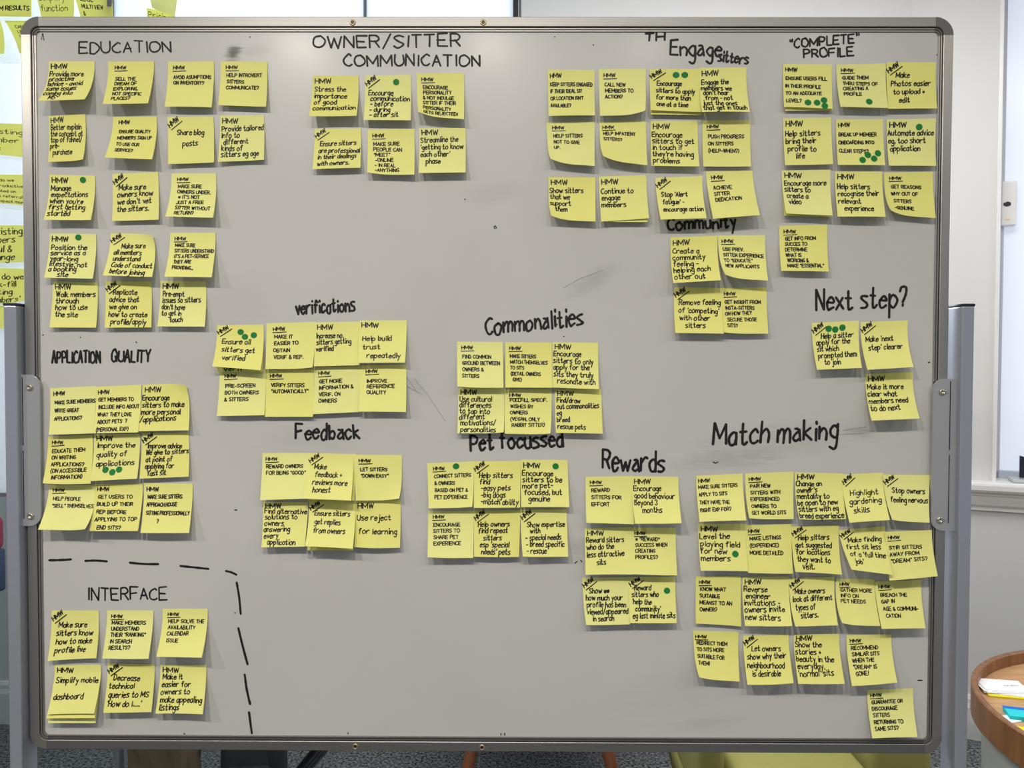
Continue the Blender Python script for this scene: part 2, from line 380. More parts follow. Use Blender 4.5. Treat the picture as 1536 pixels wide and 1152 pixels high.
# ------------------------------------------------------------------ mobile whiteboard
wbrd = empty('mobile_whiteboard', (0, 0, 0))
tag(wbrd, 'large mobile whiteboard in a silver frame on grey posts, covered in yellow notes', 'whiteboard')
W, H = 1.44, 1.1381
panel = obj('writing_panel', box((-W / 2 - .004, 0, BZ - .004), (W / 2 + .004, .012, BZ + H + .004)), BOARD, wbrd)
PR = [(0, .012), (0, -.0014), (.0005, -.0020), (.0026, -.0020), (.0029, -.0004), (.0034, -.0004), (.0037, -.0028), (.0056, -.0028), (.0058, .0004), (.0066, .0004),
      (.0069, -.0050), (.0076, -.0056), (.0212, -.0056), (.0224, -.0044), (.0224, .016), (.0, .016)]
def rail(a, b, out):
    """frame rail from a to b (on the inner edge), profile growing towards out"""
    bm = bmesh.new(); a = Vector(a); b = Vector(b); out = Vector(out)
    A = [bm.verts.new(a + out * r + Vector((0, y, 0))) for r, y in PR]; B = [bm.verts.new(b + out * r + Vector((0, y, 0))) for r, y in PR]
    bm.faces.new(A); bm.faces.new(B)
    for i in range(len(PR)): j = (i + 1) % len(PR); bm.faces.new((A[i], A[j], B[j], B[i]))
    return bm
x0, x1, z0, z1, rc = -W / 2, W / 2, BZ, BZ + H, .006
rails = [obj('frame_rail', rail((x0 + rc, 0, z1), (x1 - rc, 0, z1), (0, 0, 1)), ALU, wbrd),
         obj('frame_rail', rail((x0 + rc, 0, z0), (x1 - rc, 0, z0), (0, 0, -1)), ALU, wbrd),
         obj('frame_rail', rail((x0, 0, z0 + rc), (x0, 0, z1 - rc), (-1, 0, 0)), ALUV, wbrd),
         obj('frame_rail', rail((x1, 0, z0 + rc), (x1, 0, z1 - rc), (1, 0, 0)), ALUV, wbrd)]
for sx, sz in ((-1, 1), (1, 1), (1, -1), (-1, -1)):
    cx_, cz_ = (x0 + rc if sx < 0 else x1 - rc), (z1 - rc if sz > 0 else z0 + rc)
    bm = bmesh.new(); rows = []; n = 12
    for k in range(n + 1):
        a = math.pi / 2 * k / n; d = Vector((sx * math.cos(a), 0, sz * math.sin(a)))
        rows.append([bm.verts.new(Vector((cx_, 0, cz_)) + d * (rc + r * 1.01) + Vector((0, (y - .0005 if y < .01 else y), 0))) for r, y in PR])
    for A, B in zip(rows, rows[1:]):
        for i in range(len(PR)): j = (i + 1) % len(PR); bm.faces.new((A[i], A[j], B[j], B[i]))
    bm.faces.new(rows[0]); bm.faces.new(rows[-1])
    o = obj('corner_cap', bm, CORN, wbrd); o['label'] = 'dark grey rounded plastic corner'
# dark strips laid in the frame grooves to draw their dark gaps
for (a, b, c, d) in ((x0, x1, z1 + .0057, z1 + .0067), (x0, x1, z0 - .0067, z0 - .0057), (x0, x1, z1 + .0028, z1 + .0035), (x0, x1, z0 - .0035, z0 - .0028)):
    obj('groove_strip', box((a + rc, -.0008, c), (b - rc, .004, d)), CORN, wbrd)
for (a, b) in ((x0 - .0067, x0 - .0057), (x1 + .0057, x1 + .0067), (x0 - .0035, x0 - .0028), (x1 + .0028, x1 + .0035)):
    obj('groove_strip', box((a, -.0008, z0 + rc), (b, .004, z1 - rc)), CORN, wbrd)
# eyelets in the top and bottom rails
for px, py in ((529, 34), (725, 34), (533, 1119.5), (723, 1121)):
    p = at(px, py, -.0056)
    o = obj('eyelet', lathe([(.0026, -.001), (.0026, .0012), (.0034, .0018), (.0046, .0012), (.0050, 0), (.0050, -.002)], 20), BRASS, rails[0 if py < 500 else 1], True)
    o.matrix_local = Matrix.Translation(p) @ Matrix.Rotation(math.radians(90), 4, 'X')
    h = obj('hole', cyl((p.x, -.0062, p.z), (p.x, -.004, p.z), .0029), DARK, rails[0 if py < 500 else 1])
# posts with end caps, feet and castors
def post(side, xf, ztop):
    bm = box((xf, -.022, .10), (xf + .020, .020, ztop), .0022, 3)
    p = obj('post', bm, POST, wbrd, False)
    obj('end_cap', box((xf - .0006, -.0226, ztop - .0005), (xf + .0206, .0206, ztop + .004), .0015), DARK, p)
    f = obj('foot', box((xf - .004, -.30, .075), (xf + .024, .30, .105), .006), POST, wbrd)
    for s in (-1, 1):
        c = obj('castor', cyl((xf - .012, s * .27, .036), (xf + .032, s * .27, .036), .034, n=24), DARK, wbrd, True)
        obj('castor_fork', box((xf + .004, s * .27 - .01, .034), (xf + .016, s * .27 + .01, .08), .002), DARK, c)
    return p
xr = at(1443, 500, -.022).x; xl = at(24, 500, -.022).x
pr_ = post(1, xr, at(1443, 459, -.022).z); pl_ = post(-1, xl - .020, at(24, 458, -.022).z)
bc = obj('crossbar', box((xl - .01, .004, .085), (xr + .01, .016, .115), .002), POST, wbrd)
def bracket(xin, xo, zt, zb, sx, scr):
    r = .019; pts = []
    for k in range(9): a = math.pi / 2 * k / 8; pts.append((xin + sx * (r - r * math.cos(a)), zt - r + r * math.sin(a)))
    pts += [(xo, zt), (xo, zb)]
    for k in range(9): a = math.pi / 2 * k / 8; pts.append((xin + sx * (r - r * math.sin(a)), zb + r - r * math.cos(a)))
    o = obj('bracket', prism(pts, -.0105, -.0060), BRK, wbrd)
    zs0, zs1 = zt - .004, zb + .012
    xs = xin + sx * (.0275); zm = (zs0 + zs1) / 2
    obj('seam', box((xs - .0006, -.0110, zm + .004), (xs + .0006, -.0104, zs0)), DARK, o)
    obj('seam', box((xs - .0006, -.0110, zs1), (xs + .0006, -.0104, zm - .004)), DARK, o)
    for px, py in scr:
        p = at(px, py, -.011)
        s = obj('slot', box((p.x - .003, -.0112, p.z - .0028), (p.x + .010, -.0104, p.z + .0028), .0002), ALU2, o) if sx > 0 else None
        bm = lathe([(.0, .0012), (.0018, .0012), (.0022, .003), (.0040, .0036), (.0052, .0022), (.0056, 0), (.0056, -.001)], 20)
        o2 = obj('screw', bm, STEEL, o, True); o2.matrix_local = Matrix.Translation((p.x, -.0105, p.z)) @ Matrix.Rotation(math.radians(90), 4, 'X')
a, b = at(1400, 568, -.0105), at(1400, 796, -.0105)
bracket(a.x, xr + .001, a.z, b.z, 1, ((1413, 588), (1409.5, 780)))
a, b = at(59, 562, -.0105), at(59, 789, -.0105)
bracket(a.x, xl - .001, a.z, b.z, -1, ((44.5, 581), (46, 774)))

# headings and marker lines written on the board
def bfn(px, py, off): return at(px, py, -off)
def heading(word, ax, ay, bx, by, cap, wd, slant=0.0, label=None, jit=.04):
    ang = math.atan2(by - ay, bx - ax); ln = math.hypot(bx - ax, by - ay)
    tw = text_width(word) - .26
    st = text_strokes(word, 0, 0, ln / tw, cap, slant, jit)
    ca, sa = math.cos(ang), math.sin(ang)
    st = [[(ax + x * ca - y * sa, ay + x * sa + y * ca) for x, y in s] for s in st]
    o = link('marker_heading', ribbons(st, wd, bfn, .00025), INK, panel)
    o['label'] = 'black marker heading reading ' + (label or word.replace('@', 'a'))
heading('EDUCATION', 119, 80, 256, 77, 16, 2.4)
heading('OWNER/SITTER', 470, 72, 690, 70, 18, 2.8)
heading('COMMUNICATION', 515, 99, 720, 96, 16, 2.8)
heading('TH', 968, 62, 997, 60, 12, 3.2, .1)
heading('Eng@ge', 1006, 82, 1082, 82, 22, 3.4)
heading('sitters', 1077, 91, 1122, 95, 15, 3.0)
heading('"COMPLETE"', 1184, 72, 1288, 64, 13, 2.8, .1)
heading('PROFILE', 1206, 87, 1280, 83, 12.5, 2.8)
heading('verifications', 444, 471, 532, 468, 19, 3.4)
heading('Feedb@ck', 444, 659, 539, 656, 22, 3.6)
heading('Commonalities'.replace('na', 'n@'), 729, 501, 874, 489, 25, 3.6, .08)
heading('Community', 1002, 345, 1104, 340, 18, 3.6)
heading('Pet focussed', 706, 675, 844, 670, 23, 4.0)
heading('Rew@rds', 904, 704, 996, 705, 29, 4.0)
heading('Match m@king', 1070, 668, 1256, 664, 30, 4.0, .12)
heading('Next step?', 1224, 466, 1360, 462, 29, 3.8, .06)
heading('APPLICATION', 78, 544, 150, 542, 17, 3.2, .06)
heading('QUALITY', 167, 542, 225, 542, 17, 3.2, .1)
heading('INTERFACE', 132, 900, 250, 898, 18, 2.5)
for a in ((73.6, 840.4, 106.5, 839), (128, 841.3, 160, 842), (194.7, 844, 237.3, 846.2), (270.5, 849, 312.5, 853.3), (339, 856.5, 354.5, 862),
          (355, 873.6, 361, 921), (357.4, 942, 371.3, 996.3), (367, 1011.8, 375, 1056), (373.5, 1068.3, 377.7, 1100)):
    mx_, my_ = (a[0] + a[2]) / 2 + random.uniform(-1, 1), (a[1] + a[3]) / 2 + random.uniform(-1, 1)
    link('marker_dash', ribbons([catmull([(a[0], a[1]), (mx_, my_), (a[2], a[3])], 4)], 3.4, bfn, .0003), INK, panel)
marks = [[(62, 59), (63, 51), (66, 60)], [(65, 56), (64, 50)], [(743, 339), (745, 342), (742, 343), (741, 340), (743, 339)], [(1070, 693), (1073, 695), (1077, 693)],
         [(1377, 1020.5), (1383, 1020.5)], [(1392, 544), (1395, 543)], [(352, 919), (353, 920)], [(276, 1100), (277, 1101)], [(522, 1101), (522, 1099)], [(751.5, 1100), (751.5, 1103)],
         [(757, 1100), (757, 1103)], [(835, 486), (836, 487)], [(1405, 82), (1406, 83)], [(375, 55), (375, 56)], [(204, 513), (205, 514)], [(120, 506), (121, 506)], [(65, 502), (64, 503)],
         [(697, 299), (698, 299)], [(890, 67), (890, 68)], [(832, 55), (832, 56)], [(845, 504), (846, 505)], [(1260, 860), (1261, 861)], [(871, 840), (873, 843)], [(862, 845), (866, 842)], [(352, 765), (355, 765)]]
o = link('stray_ink_marks', ribbons(marks, 1.6, bfn, .0002), INK, panel); o['label'] = 'small stray black marker flecks'; o['kind'] = 'stuff'
faint = [[(621, 568), (640, 590), (668, 632)], [(606, 560), (625, 588), (612, 580)], [(845, 432), (870, 418), (905, 405)], [(1265, 646), (1300, 640)], [(1258, 652), (1296, 650)], [(560, 585), (600, 575), (630, 590)]]
link('rubbed_out_lines', ribbons(faint, .9, bfn, .00015), INKF, panel)['label'] = 'faint grey half-erased lines'

# ------------------------------------------------------------------ sticky notes
def make_note(quad, style, text, x0, x1, y1, yl, dots=(), label='', group=None, plane=0.0, under=0, curl='', lift=None, mat=None, capx=None, wdk=1.0):
    q = [(quad[i], quad[i + 1]) for i in range(0, 8, 2)]           # TL TR BR BL
    base = .0006 + .0004 * (2 - under) * (1 if plane == 0 else .5)
    if plane == 0 and q[1][0] > 1387 and q[1][1] > 700: base = .0064 if q[1][0] > 1397 else .0036
    TL, TR = at(*q[0], plane - base), at(*q[1], plane - base)
    if lift is None:
        b0, b1 = at(*q[2], plane), at(*q[3], plane)
        bx = (b0.x + b1.x) / 2; tx = (TL.x + TR.x) / 2; D = plane - CAM.y
        if abs(tx - CAM.x) > .22:
            lift = D * (bx - tx) / ((bx - CAM.x) or 1); lift = max(.011, min(.030, lift * 1.15))
        else: lift = random.uniform(.013, .019)
        lift *= random.uniform(.92, 1.08)
    lift -= .0036 * under
    if base > .0035: lift = max(lift, base + .008)
    BR, BL = at(*q[2], plane - lift), at(*q[3], plane - lift * random.uniform(.9, 1.08))
    bend = random.uniform(-.0022, .0022) if style != 'U' else 0; pw = random.uniform(1.35, 1.9) if style != 'U' else 1.75
    ck = {c: .6 for c in curl.split()}
    if not curl and style != 'U' and random.random() < .25: ck[random.choice(('bl', 'br'))] = .3
    def S(u, v, off=0.0):
        t = max(0.0, (v - .10) / .90)
        f = t ** pw
        p = TL.lerp(TR, u).lerp(BL.lerp(BR, u), v)
        yl_ = (BL.y * (1 - u) + BR.y * u); yt = TL.y * (1 - u) + TR.y * u
        y = yt + (yl_ - yt) * f + bend * 4 * u * (1 - u) * v
        du = dv = 0
        for c, s in ck.items():
            uu = u if c[1] == 'r' else 1 - u; vv = v if c[0] == 'b' else 1 - v
            k = max(0.0, (uu + vv - 1.45) / .55) ** 2 * s
            y -= .010 * k; dv += (.008 if c[0] == 'b' else -.006) * k; du += (-.004 if c[1] == 'r' else .004) * k
        return Vector((p.x + du, y - off, p.z + dv))
    n = 9; vs = []; fs = []
    for side in (0, 1):
        for j in range(n + 1):
            for i in range(n + 1): vs.append(S(i / n, j / n, -.00016 * side))
    m1 = n + 1
    for j in range(n):
        for i in range(n):
            a = j * m1 + i; fs.append((a, a + m1, a + m1 + 1, a + 1)); b = a + m1 * m1; fs.append((b, b + 1, b + m1 + 1, b + m1))
    ring = [i for i in range(n)] + [n + j * m1 for j in range(n)] + [n * m1 + n - i for i in range(n)] + [(n - j) * m1 for j in range(n)]
    K = m1 * m1
    NV = len(vs); nr = len(ring); vs += [vs[a] for a in ring] + [vs[a + K] for a in ring]
    for k in range(nr): a, b = NV + k, NV + (k + 1) % nr; fs.append((a, b, b + nr, a + nr))
    me = bpy.data.meshes.new('sticky_note'); me.from_pydata([tuple(v) for v in vs], [], fs)
    o = link('sticky_note', me, mat or random.choice((PAPER, PAPER, PAPER2, PAPER3)), None, True)
    tag(o, label, 'sticky note', group)
    if text is not None:
        st = []; ww = (.0195 if style in 'Cc' else .022) * wdk
        lines = text.split('\n')
        if style == 'L':
            st += text_strokes('HMW', .06, .17 if y1 > .315 else .148, .104, .108); h = .110
        elif style in 'Cc':
            hx = max(.05, x0 - .02)
            st += text_strokes('HMW', hx, .165, .073, .07 if style == 'C' else .085); h = .072
            if style == 'C': st.append([(hx - .01, .207), (hx + .13, .205), (hx + .27, .198)])
        elif style == 'S':
            s2 = text_strokes('HMW', 0, 0, .078, .092, .15); a = -math.radians(36); ca, sa = math.cos(a), math.sin(a)
            s2 += [[(0, .055), (.30, .05)]]
            st += [[(.045 + x * ca - y * sa, .225 + x * sa + y * ca) for x, y in s] for s in s2]; h = .108
        else: h = .11
        wmax = max(text_width(l) for l in lines); sx = (x1 - x0) / wmax
        if capx: h = capx
        if len(lines) > 1: h = min(h, .86 * (yl - y1) / (len(lines) - 1))
        sl = .14 if style == 'S' else (.0 if style in 'Cc' else .03)
        for k, l in enumerate(lines):
            y = y1 + (yl - y1) * (k / max(1, len(lines) - 1))
            ind = len(l) - len(l.lstrip(' ')); 
            st += text_strokes(l.lstrip(' '), x0 + ind * SP * sx + random.uniform(-.008, .008), y, sx, h, sl)
        link('handwriting', ribbons(st, ww, S, .0003), INK, o)
    q0 = [Vector(p) for p in q]
    for dx, dy in dots:
        u = v = .5
        for _ in range(12):
            def f(u, v): return q0[0].lerp(q0[1], u).lerp(q0[3].lerp(q0[2], u), v)
            e = Vector((dx, dy)) - f(u, v); du = (f(u + .01, v) - f(u, v)) * 100; dv = (f(u, v + .01) - f(u, v)) * 100
            det = du.x * dv.y - du.y * dv.x; u += (e.x * dv.y - e.y * dv.x) / det; v += (du.x * e.y - du.y * e.x) / det
        # finer: aim at the curved surface
        rr = .068; nn = 20
        ring = [S(u + rr * math.cos(2 * math.pi * k / nn), v + rr * math.sin(2 * math.pi * k / nn), .0005) for k in range(nn)]
        ring2 = [p + Vector((0, .0003, 0)) for p in ring]; c = S(u, v, .0005)
        me = bpy.data.meshes.new('dot')
        me.from_pydata([tuple(c)] + [tuple(p) for p in ring] + [tuple(p) for p in ring2], [],
                       [(0, 1 + (k + 1) % nn, 1 + k) for k in range(nn)] + [(1 + k, 1 + (k + 1) % nn, 1 + nn + (k + 1) % nn, 1 + nn + k) for k in range(nn)])
        link('dot_sticker', me, GREEN, o)
    return o

#NOTES
SECTIONS = {
'EDUCATION': '''
73 92 142 92 127 149 57 151|L|Provide more\nproactive\nadvice - avoid\nsame issues\ncoming into\n    MS|4 80 34 96|
162 92.5 231 92 222 155 154 156|C|SELL THE\nDREAM OF\nEXPLORING,\nNOT SPECIFIC\nPLACES?|17 82 42 90
252 92.5 321 92 317.5 161 247 160|C|AVOID ASUMPTIONS\nON INVENTORY?|14 96 37 49
331 92 401 92.5 399 160 327 157.5|C|HELP INTROVERT\nSITTERS\nCOMMUNICATE?|14 90 34 62
73 174 128 171 127 242 72 243|L|Better explain\nthe concept at\ntop of funnel/\npre-\n  purchase|5 94 30 84
169.5 175 235 175 228 239 157 236|c|ENSURE QUALITY\nMEMBERS SIGN UP\nTO USE OUR\nSERVICE?|16 92 38 83
251 175.5 320 174.5 321 243.5 252 246|S|Share blog\n   posts|20 80 38 62
330 173 396 173 396 239.5 327 242.5|L|Provide tailored\ninfo to\n different\nkinds of\nsitters eg age|5 100 34 90
74 262 142.5 263.5 136 330 65.5 329.5|L|Manage\nexpectations\nwhen you're\nfirst getting\nstarted|5 86 34 90|||123.6 269.7
168.6 261 237 258 238 329.5 168 331.5|S| Make sure\nowners know\nwe don't vet\nthe sitters.|10 88 34 80
257 260 324 260 319.5 326.5 248 324.5|C|MAKE SURE\nOWNERS UNDER.\n # IT'S NOT\nJUST A FREE\nSITTER WITHOUT\nRETURN?|16 92 32 94
74.5 350 144 351 139 418 66 416.5|L|Position the\nservice as a\nyear-long\nlifestyle, not\na booking\n     site|5 86 36 97|||117 356
166 350 233 350.5 228 415.5 154 413|S|    Make sure\nall members\nunderstand\nCode of conduct\nbefore joining|12 98 34 94|tr
255 349 323 349 317.5 416 246.7 415|C|MAKE SURE\nSITTERS UNDERSTAND\nIT'S A PET-SERVICE\nTHEY ARE\nPROVIDING...|13 99 31 82
79 422 146.5 423.5 144 491.5 74 491|L|Walk members\nthrough\nhow to use\nthe site|9 97 33 76
158 422 227 422 227 491 157 491.5|S|  Replicate\nadvice that\nwe give on\nhow to create\n profile/apply|8 92 28 92
240.5 421 309 422 307 490 236 489.5|L|Pre-empt\nissues so sitters\ndon't have\nto get in\n      touch|6 90 34 90
''',
'APPLICATION QUALITY': '''
75 582.5 144 579 140 650 73 652|c|MAKE SURE MEMBERS\nWRITE GREAT\nAPPLICATIONS?|10 100 35 70|||||5
144 580 212 577 207 648.5 140 650|c|GET MEMBERS TO\nINCLUDE INFO ABOUT\nWHAT THEY LOVE\nABOUT PETS  ?\n(PERSONAL EXP)|6 98 32 96
214 577 283 574.5 283 645.5 206 647|L|Encourage\nsitters to make\nmore personal\n/applications|2 90 34 80|tr
72 655 139 652 135.5 725.5 64.5 726.5|C|EDUCATE THEM\nON WRITING\nAPPLICATIONS?\n(ON ACCESSIBLE\n INFORMATION)|12 90 35 90
141 651 210 651 205.5 718 135.5 721.5|L|Improve the\nquality of\napplications|8 92 30 70|||157.5 705 168 708.5 178 704.5
213 649.5 283 648.5 283 715 209 718|S| Improve advice\nWe give to sitters\nat point of\napplying for\n  fast sit|10 100 34 94
73 727 142 727 133 797 57 794.5|C|HELP PEOPLE\n"SELL" THEMSELVES|12 100 36 52|br
142 725.5 214 725.5 206.7 796.5 134 796.5|c|GET USERS TO\nBUILD UP THEIR\nREP BEFORE\nAPPLYING TO TOP\n  END SITS?|8 96 32 96
216 724.5 289 725.5 283.5 799.5 210.5 799.5|c|MAKE SURE SITTERS\nAPPROACH HOUSE\nSITTING PROFESSIONALLY\n          ?|8 98 32 80
''',
'INTERFACE': '''
77.5 915.6 148 915.6 144.3 987.3 71.3 991.5|S| Make sure\nsitters know\nhow to make\nprofile live|12 90 35 86
160.4 915.6 230 915.6 222.8 988.2 153.3 987.6|C|MAKE MEMBERS\nUNDERSTAND\nTHEIR "RANKING"\nIN SEARCH\nRESULTS?|12 88 30 82
244 913 311.5 913 302.5 986.6 234.4 985|C|HELP SOLVE THE\nAVAILABILITY\nCALENDAR\nISSUE|14 94 32 72
82 999 150 999 143.3 1084.5 71.7 1084.5|U|||2
82 998 150 997 142 1077 69.5 1077.5|U|||1
82.3 998 151.7 998 141 1070.5 71 1071.5|L|Simplify mobile\n\ndashboard|6 98 38 72
161.4 994.7 231.8 996.3 227 1068 155 1069.3|S|  Decrease\ntechnical\nqueries to MS\n'How do I.....'|6 92 35 88
240.5 997 309.3 997 304 1071.5 233 1070.5|L|Make it\neasier for\nowners to\nmake appealing\nlistings|6 96 32 94
''',
'OWNER/SITTER COMMUNICATION': '''
468.5 113.7 538 113.3 535 173.5 463.4 174|L|Stress the\nimportance\nof good\ncommunication|6 98 36 84
547.7 113.7 616.2 112 616 180.5 545.4 180|S| Encourge\n  communication\n  - before\n  - during\n  - after sit|4 98 42 93|||594 122.7
624.4 110.2 696 109.5 696 178.7 625.8 174|C|ENCOURAGE\nPERSONALITY\n& NOT INDULGE\nSITTER IF THEIR\nPERSONALITY\nGETS REJECTED!|13 88 34 94|bl
472 193.4 541.4 192.7 540.7 251.6 468.8 253.7|S| Ensure sitters\nare professional\nin their dealings\nwith owners.|10 98 42 92
551.3 194.6 621.6 193.4 621.6 261.9 550.3 261.4|C|MAKE SURE\nPEOPLE CAN\n"MEET"\n -ONLINE\n - IN REAL\n -ANYTHING|13 74 35 94
628.6 192.3 698.4 191.8 698.4 258.6 628 259.5|L|Streamline the\n'getting to know\neach other'\n   phase|3 96 31 78
''',
'verifications': '''
328 500 396 500 394 557 324 558.5|L|\n\n\n\n verif|10 60 30 97||1
325.8 488 395.4 486.9 391 555.3 318.3 549.5|S|  Ensure all\n  sitters get\n   verified|4 84 44 82|||360 498 366 505.3 379.5 502.8
399.6 485 472.3 482.7 470.6 553.2 397.7 553.7|C|MAKE IT\nEASIER TO\nOBTAIN\nVERIF & REP.|16 78 33 78
472.3 483.4 539 482.2 539.5 547.8 470.6 549.5|L|Increase no.\nsitters getting\nverified|4 82 36 66
538.4 480.5 610.5 480.3 607.7 543.8 537.2 544.3|L|Help build\ntrust\n  repeatedly|8 90 48 88
329.3 556 397.7 553 396.6 622.8 325 624|C|PRE-SCREEN\nBOTH OWNERS\n& SITTERS|14 88 38 68
397.7 554.8 470.6 553.7 469.2 625.2 397.3 625.2|C|VERIFY SITTERS\n"AUTOMATICALLY"|12 90 36 50
471 551.3 539.8 549 538.4 618 469.2 621.2|C|GET MORE\nINFORMATION &\nVERIF. ON\nOWNERS|12 88 34 76
539 548.3 609.4 546.6 609 618 538.4 617.4|C|IMPROVE\nREFERENCE\nQUALITY|16 76 38 62
''',
'Feedback': '''
393.2 679.6 463.5 679.6 458.6 748 390 750.3|C|REWARD OWNERS\nFOR BEING "GOOD"|10 96 33 47
464 681 534 681 531.5 751 462 751|U|||1
463.5 679.6 529.5 681 526.4 750.9 454.7 748|S|  Make\n   feedback +\n  reviews more\n   honest|6 90 36 86
531 682 602.8 682.5 601.8 751 533 751|C|LET SITTERS\n"DOWN EASY"|12 72 36 50|br
394.2 752.8 462 752.8 457 820 392.2 821|L|Find alternative\nsolutions to\nowners\nanswering\nevery\n  application|4 100 26 94
465 752 533 752 529.5 825.5 461 825.5|U|||1
463.5 751.3 533 751.3 529 823 457.3 819.2|S|  Ensure sitters\n  get replies\n  from owners|6 90 34 72
533 751 601 750 600 821.6 531 822|L|Use reject\n\n for learning|4 94 42 70
''',
'Engage sitters': '''
821.7 104.4 892 105 892.5 173 823 174|c|KEEP SITTERS ENGAGED\nIF THEIR IDEAL SIT\nOR LOCATION ISN'T\nAVAILABLE?|5 96 34 80
898 103.6 969 102.8 969.5 172 900 173.6|C|CALL NEW\nMEMBERS TO\nACTION?|13 74 36 62|br
975 104 1050 104 1052 172.5 976 171.5|U|||1
974.4 103.6 1050 103 1052 168 976 165|S| Encourage\nsitters to apply\nfor more than\none at a time|12 90 38 88|||1014.4 112 1027.5 112
1049 101.7 1119.7 100.8 1125 168 1052.8 168|L|Engage the\nmembers we\n don't hear\n  from - not\njust the ones\nthat get in touch|4 96 36 95
819.7 183.3 892.5 182.2 892 249 823 244|C|HELP SITTERS\nNOT TO GIVE\nUP.|14 76 36 64|bl
899 183.3 969 181.4 971 248 901.7 240|C|HELP IMPATIENT\nSITTERS?|9 78 32 46|bl
975.8 181.4 1046.7 181.4 1049 249.5 977.2 248.6|L|Encourage\nsitters to get\nin touch if\nthey're having\nproblems|4 94 34 92
1053.6 180.8 1125.3 180 1126.7 249.5 1055 249.5|C|PUSH PROGRESS\nON SITTERS\n(HELP-WHEN?)|12 88 38 68
822.5 265.6 893.3 266 893.3 332.2 824 329|L|Show sitters\nthat we\nsupport\n   them|3 76 36 80|bl
899 266 970 266 971.5 333 902 333|U|||1
898 264.7 969 262.8 973.6 327.2 901.7 332.2|L|Continue to\nengage\nmembers|4 74 38 68
982.8 266.7 1053.6 264 1060 327.2 991 329.4|S|  Stop 'Alert\n  fatigue' -\n  encourage action|4 98 44 80
1058.6 257 1128.6 255.6 1139.7 322.5 1069.7 328|C|ACHIEVE\nSITTER\nDEDICATION|13 70 38 64
''',
'COMPLETE PROFILE': '''
1176 97 1248 97 1249 166 1178 166|U|||1
1174.7 96 1247.7 96.6 1249 163.3 1176 160.5|c|ENSURE USERS FILL\nIN THEIR PROFILE\nTO AN ADEQUATE\nLEVEL?|5 90 36 88|||1211.7 154 1225.4 154.2 1236 150.3 1237 159
1254.4 96.6 1329 95.3 1332.4 162 1260.8 160|C|GUIDE THEM\nTHRU STEPS OF\nCREATING A\nPROFILE|12 84 34 72|||1304.5 152
1330 93.3 1404 93.3 1405.8 162.7 1332.4 163.3|S|   Make\nPhotos easier\n to upload +\n    edit|8 90 32 86
1174.7 177.2 1247 176.3 1249.7 246 1177.5 248|L|Help sitters\nbring their\n profile to\n     life|4 78 38 86
1254 179 1324.7 178.6 1328 248 1257 247.4|c|BREAK UP MEMBER\nONBOARDING INTO\nCLEAR STEPS?|5 86 36 72|||1293.8 240 1302 232.5 1311.3 238 1317.3 229.7
1330 179 1404 177.7 1404.4 248.8 1333.5 248.5|L|Automate advice\neg. too short\n application|2 98 34 68|||1379.3 190.3
1174 256 1246 256 1247 325.5 1176 323.5|U|||1
1172.5 255.5 1246 254.4 1249 323 1179 320|L|Encourage more\nsitters to\n create a\n  video|4 92 34 76
1252.5 257 1323.3 257 1328.8 325.2 1256.6 325|L|Help sitters\nrecognise their\nrelevant\n   experience|4 92 38 86
1326 259 1399.6 257.7 1403.8 327 1331.6 321.6|C|GET REASONS\nWHY OUT OF\n SITTERS\n -GENUINE|13 76 36 86|bl
1168.7 338.8 1241 337 1243.3 407.4 1171.8 406.3|C|GET INFO FROM\nSUCCES TO\nDETERMINE\nWHAT IS\n WORKING &\n MAKE "ESSENTIAL"|12 92 32 92
''',
'Community': '''
1005.8 356 1076.2 353.6 1081.3 420.2 1009.8 424.4|L|Create a\ncommunity\nfeeling -\nhelping each\nother out|4 84 35 92
1076.7 353.2 1148 352.5 1152 420.7 1084 417|C|USE PREV.\nSITTER EXPERIENCE\nTO "EDUCATE"\nNEW APPLICANTS|10 98 35 74|bl
1011 430.6 1082.8 431.3 1085.7 500.4 1013 499.3|S| Remove feeling\n of 'competing'\n with other\n    sitters|6 98 38 88
1082.4 431.7 1150.4 430.6 1152.6 500.4 1084 500.8|C|GET INSIGHT FROM\nINSTA-SITTERS\nON HOW THEY\n SECURE THOSE\n SITS?|8 88 34 86
''',
'Next step?': '''
1217.5 484.5 1288.5 480.8 1293 551.8 1225.6 554.7|S|   Help a sitter\napply for the\nsit which\nprompted them\n   to join|8 94 34 90|||1244 493.2 1254 494.3 1264.6 491.5
1291 483.2 1362 480.3 1370.5 550.6 1301.3 554.7|S| Make 'next\n  step' clearer|6 88 42 60
1298.3 561 1369.3 557.9 1379.6 627.7 1307.4 630.8|L|Make it more\nclear what\nmembers need\nto do next|3 86 34 80
''',
'Commonalities': '''
685.5 512.5 754.2 512.9 755.3 581.6 685.2 581.6|C|FIND COMMON\nGROUND BETWEEN\nOWNERS &\nSITTERS|12 94 36 78
757.9 513.4 827.7 513.8 828.6 581.6 758 581.2|C|MAKE SITTERS\nMATCH THEMSELVES\nTO SITS\n(DETAIL OWNERS\n  GIVE)|11 92 34 86
828.6 513.4 897.3 514.1 898.4 584 828.6 581.2|L|Encourage\nsitters to only\napply for the\nsits they truly\n  resonate with|3 94 30 90
687.3 581.8 756.6 582 756.6 650.5 686 650|L|Use cultural\ndifferences\nto tap into\ndifferent\n motivations/\n personalities|3 84 30 96
757.5 584 828 584 826.8 652.3 756.6 650.5|C|FULLFILL SPECIF.\nWISHES BY\nOWNERS\n(VEGAN, ONLY\n RABBIT SITTER)|12 92 28 84
832 584 902 584.3 904 650.5 833.7 649.2|L|Find/draw\nout commonalities\neg\nbreed\nrescue pets|4 96 30 90
''',
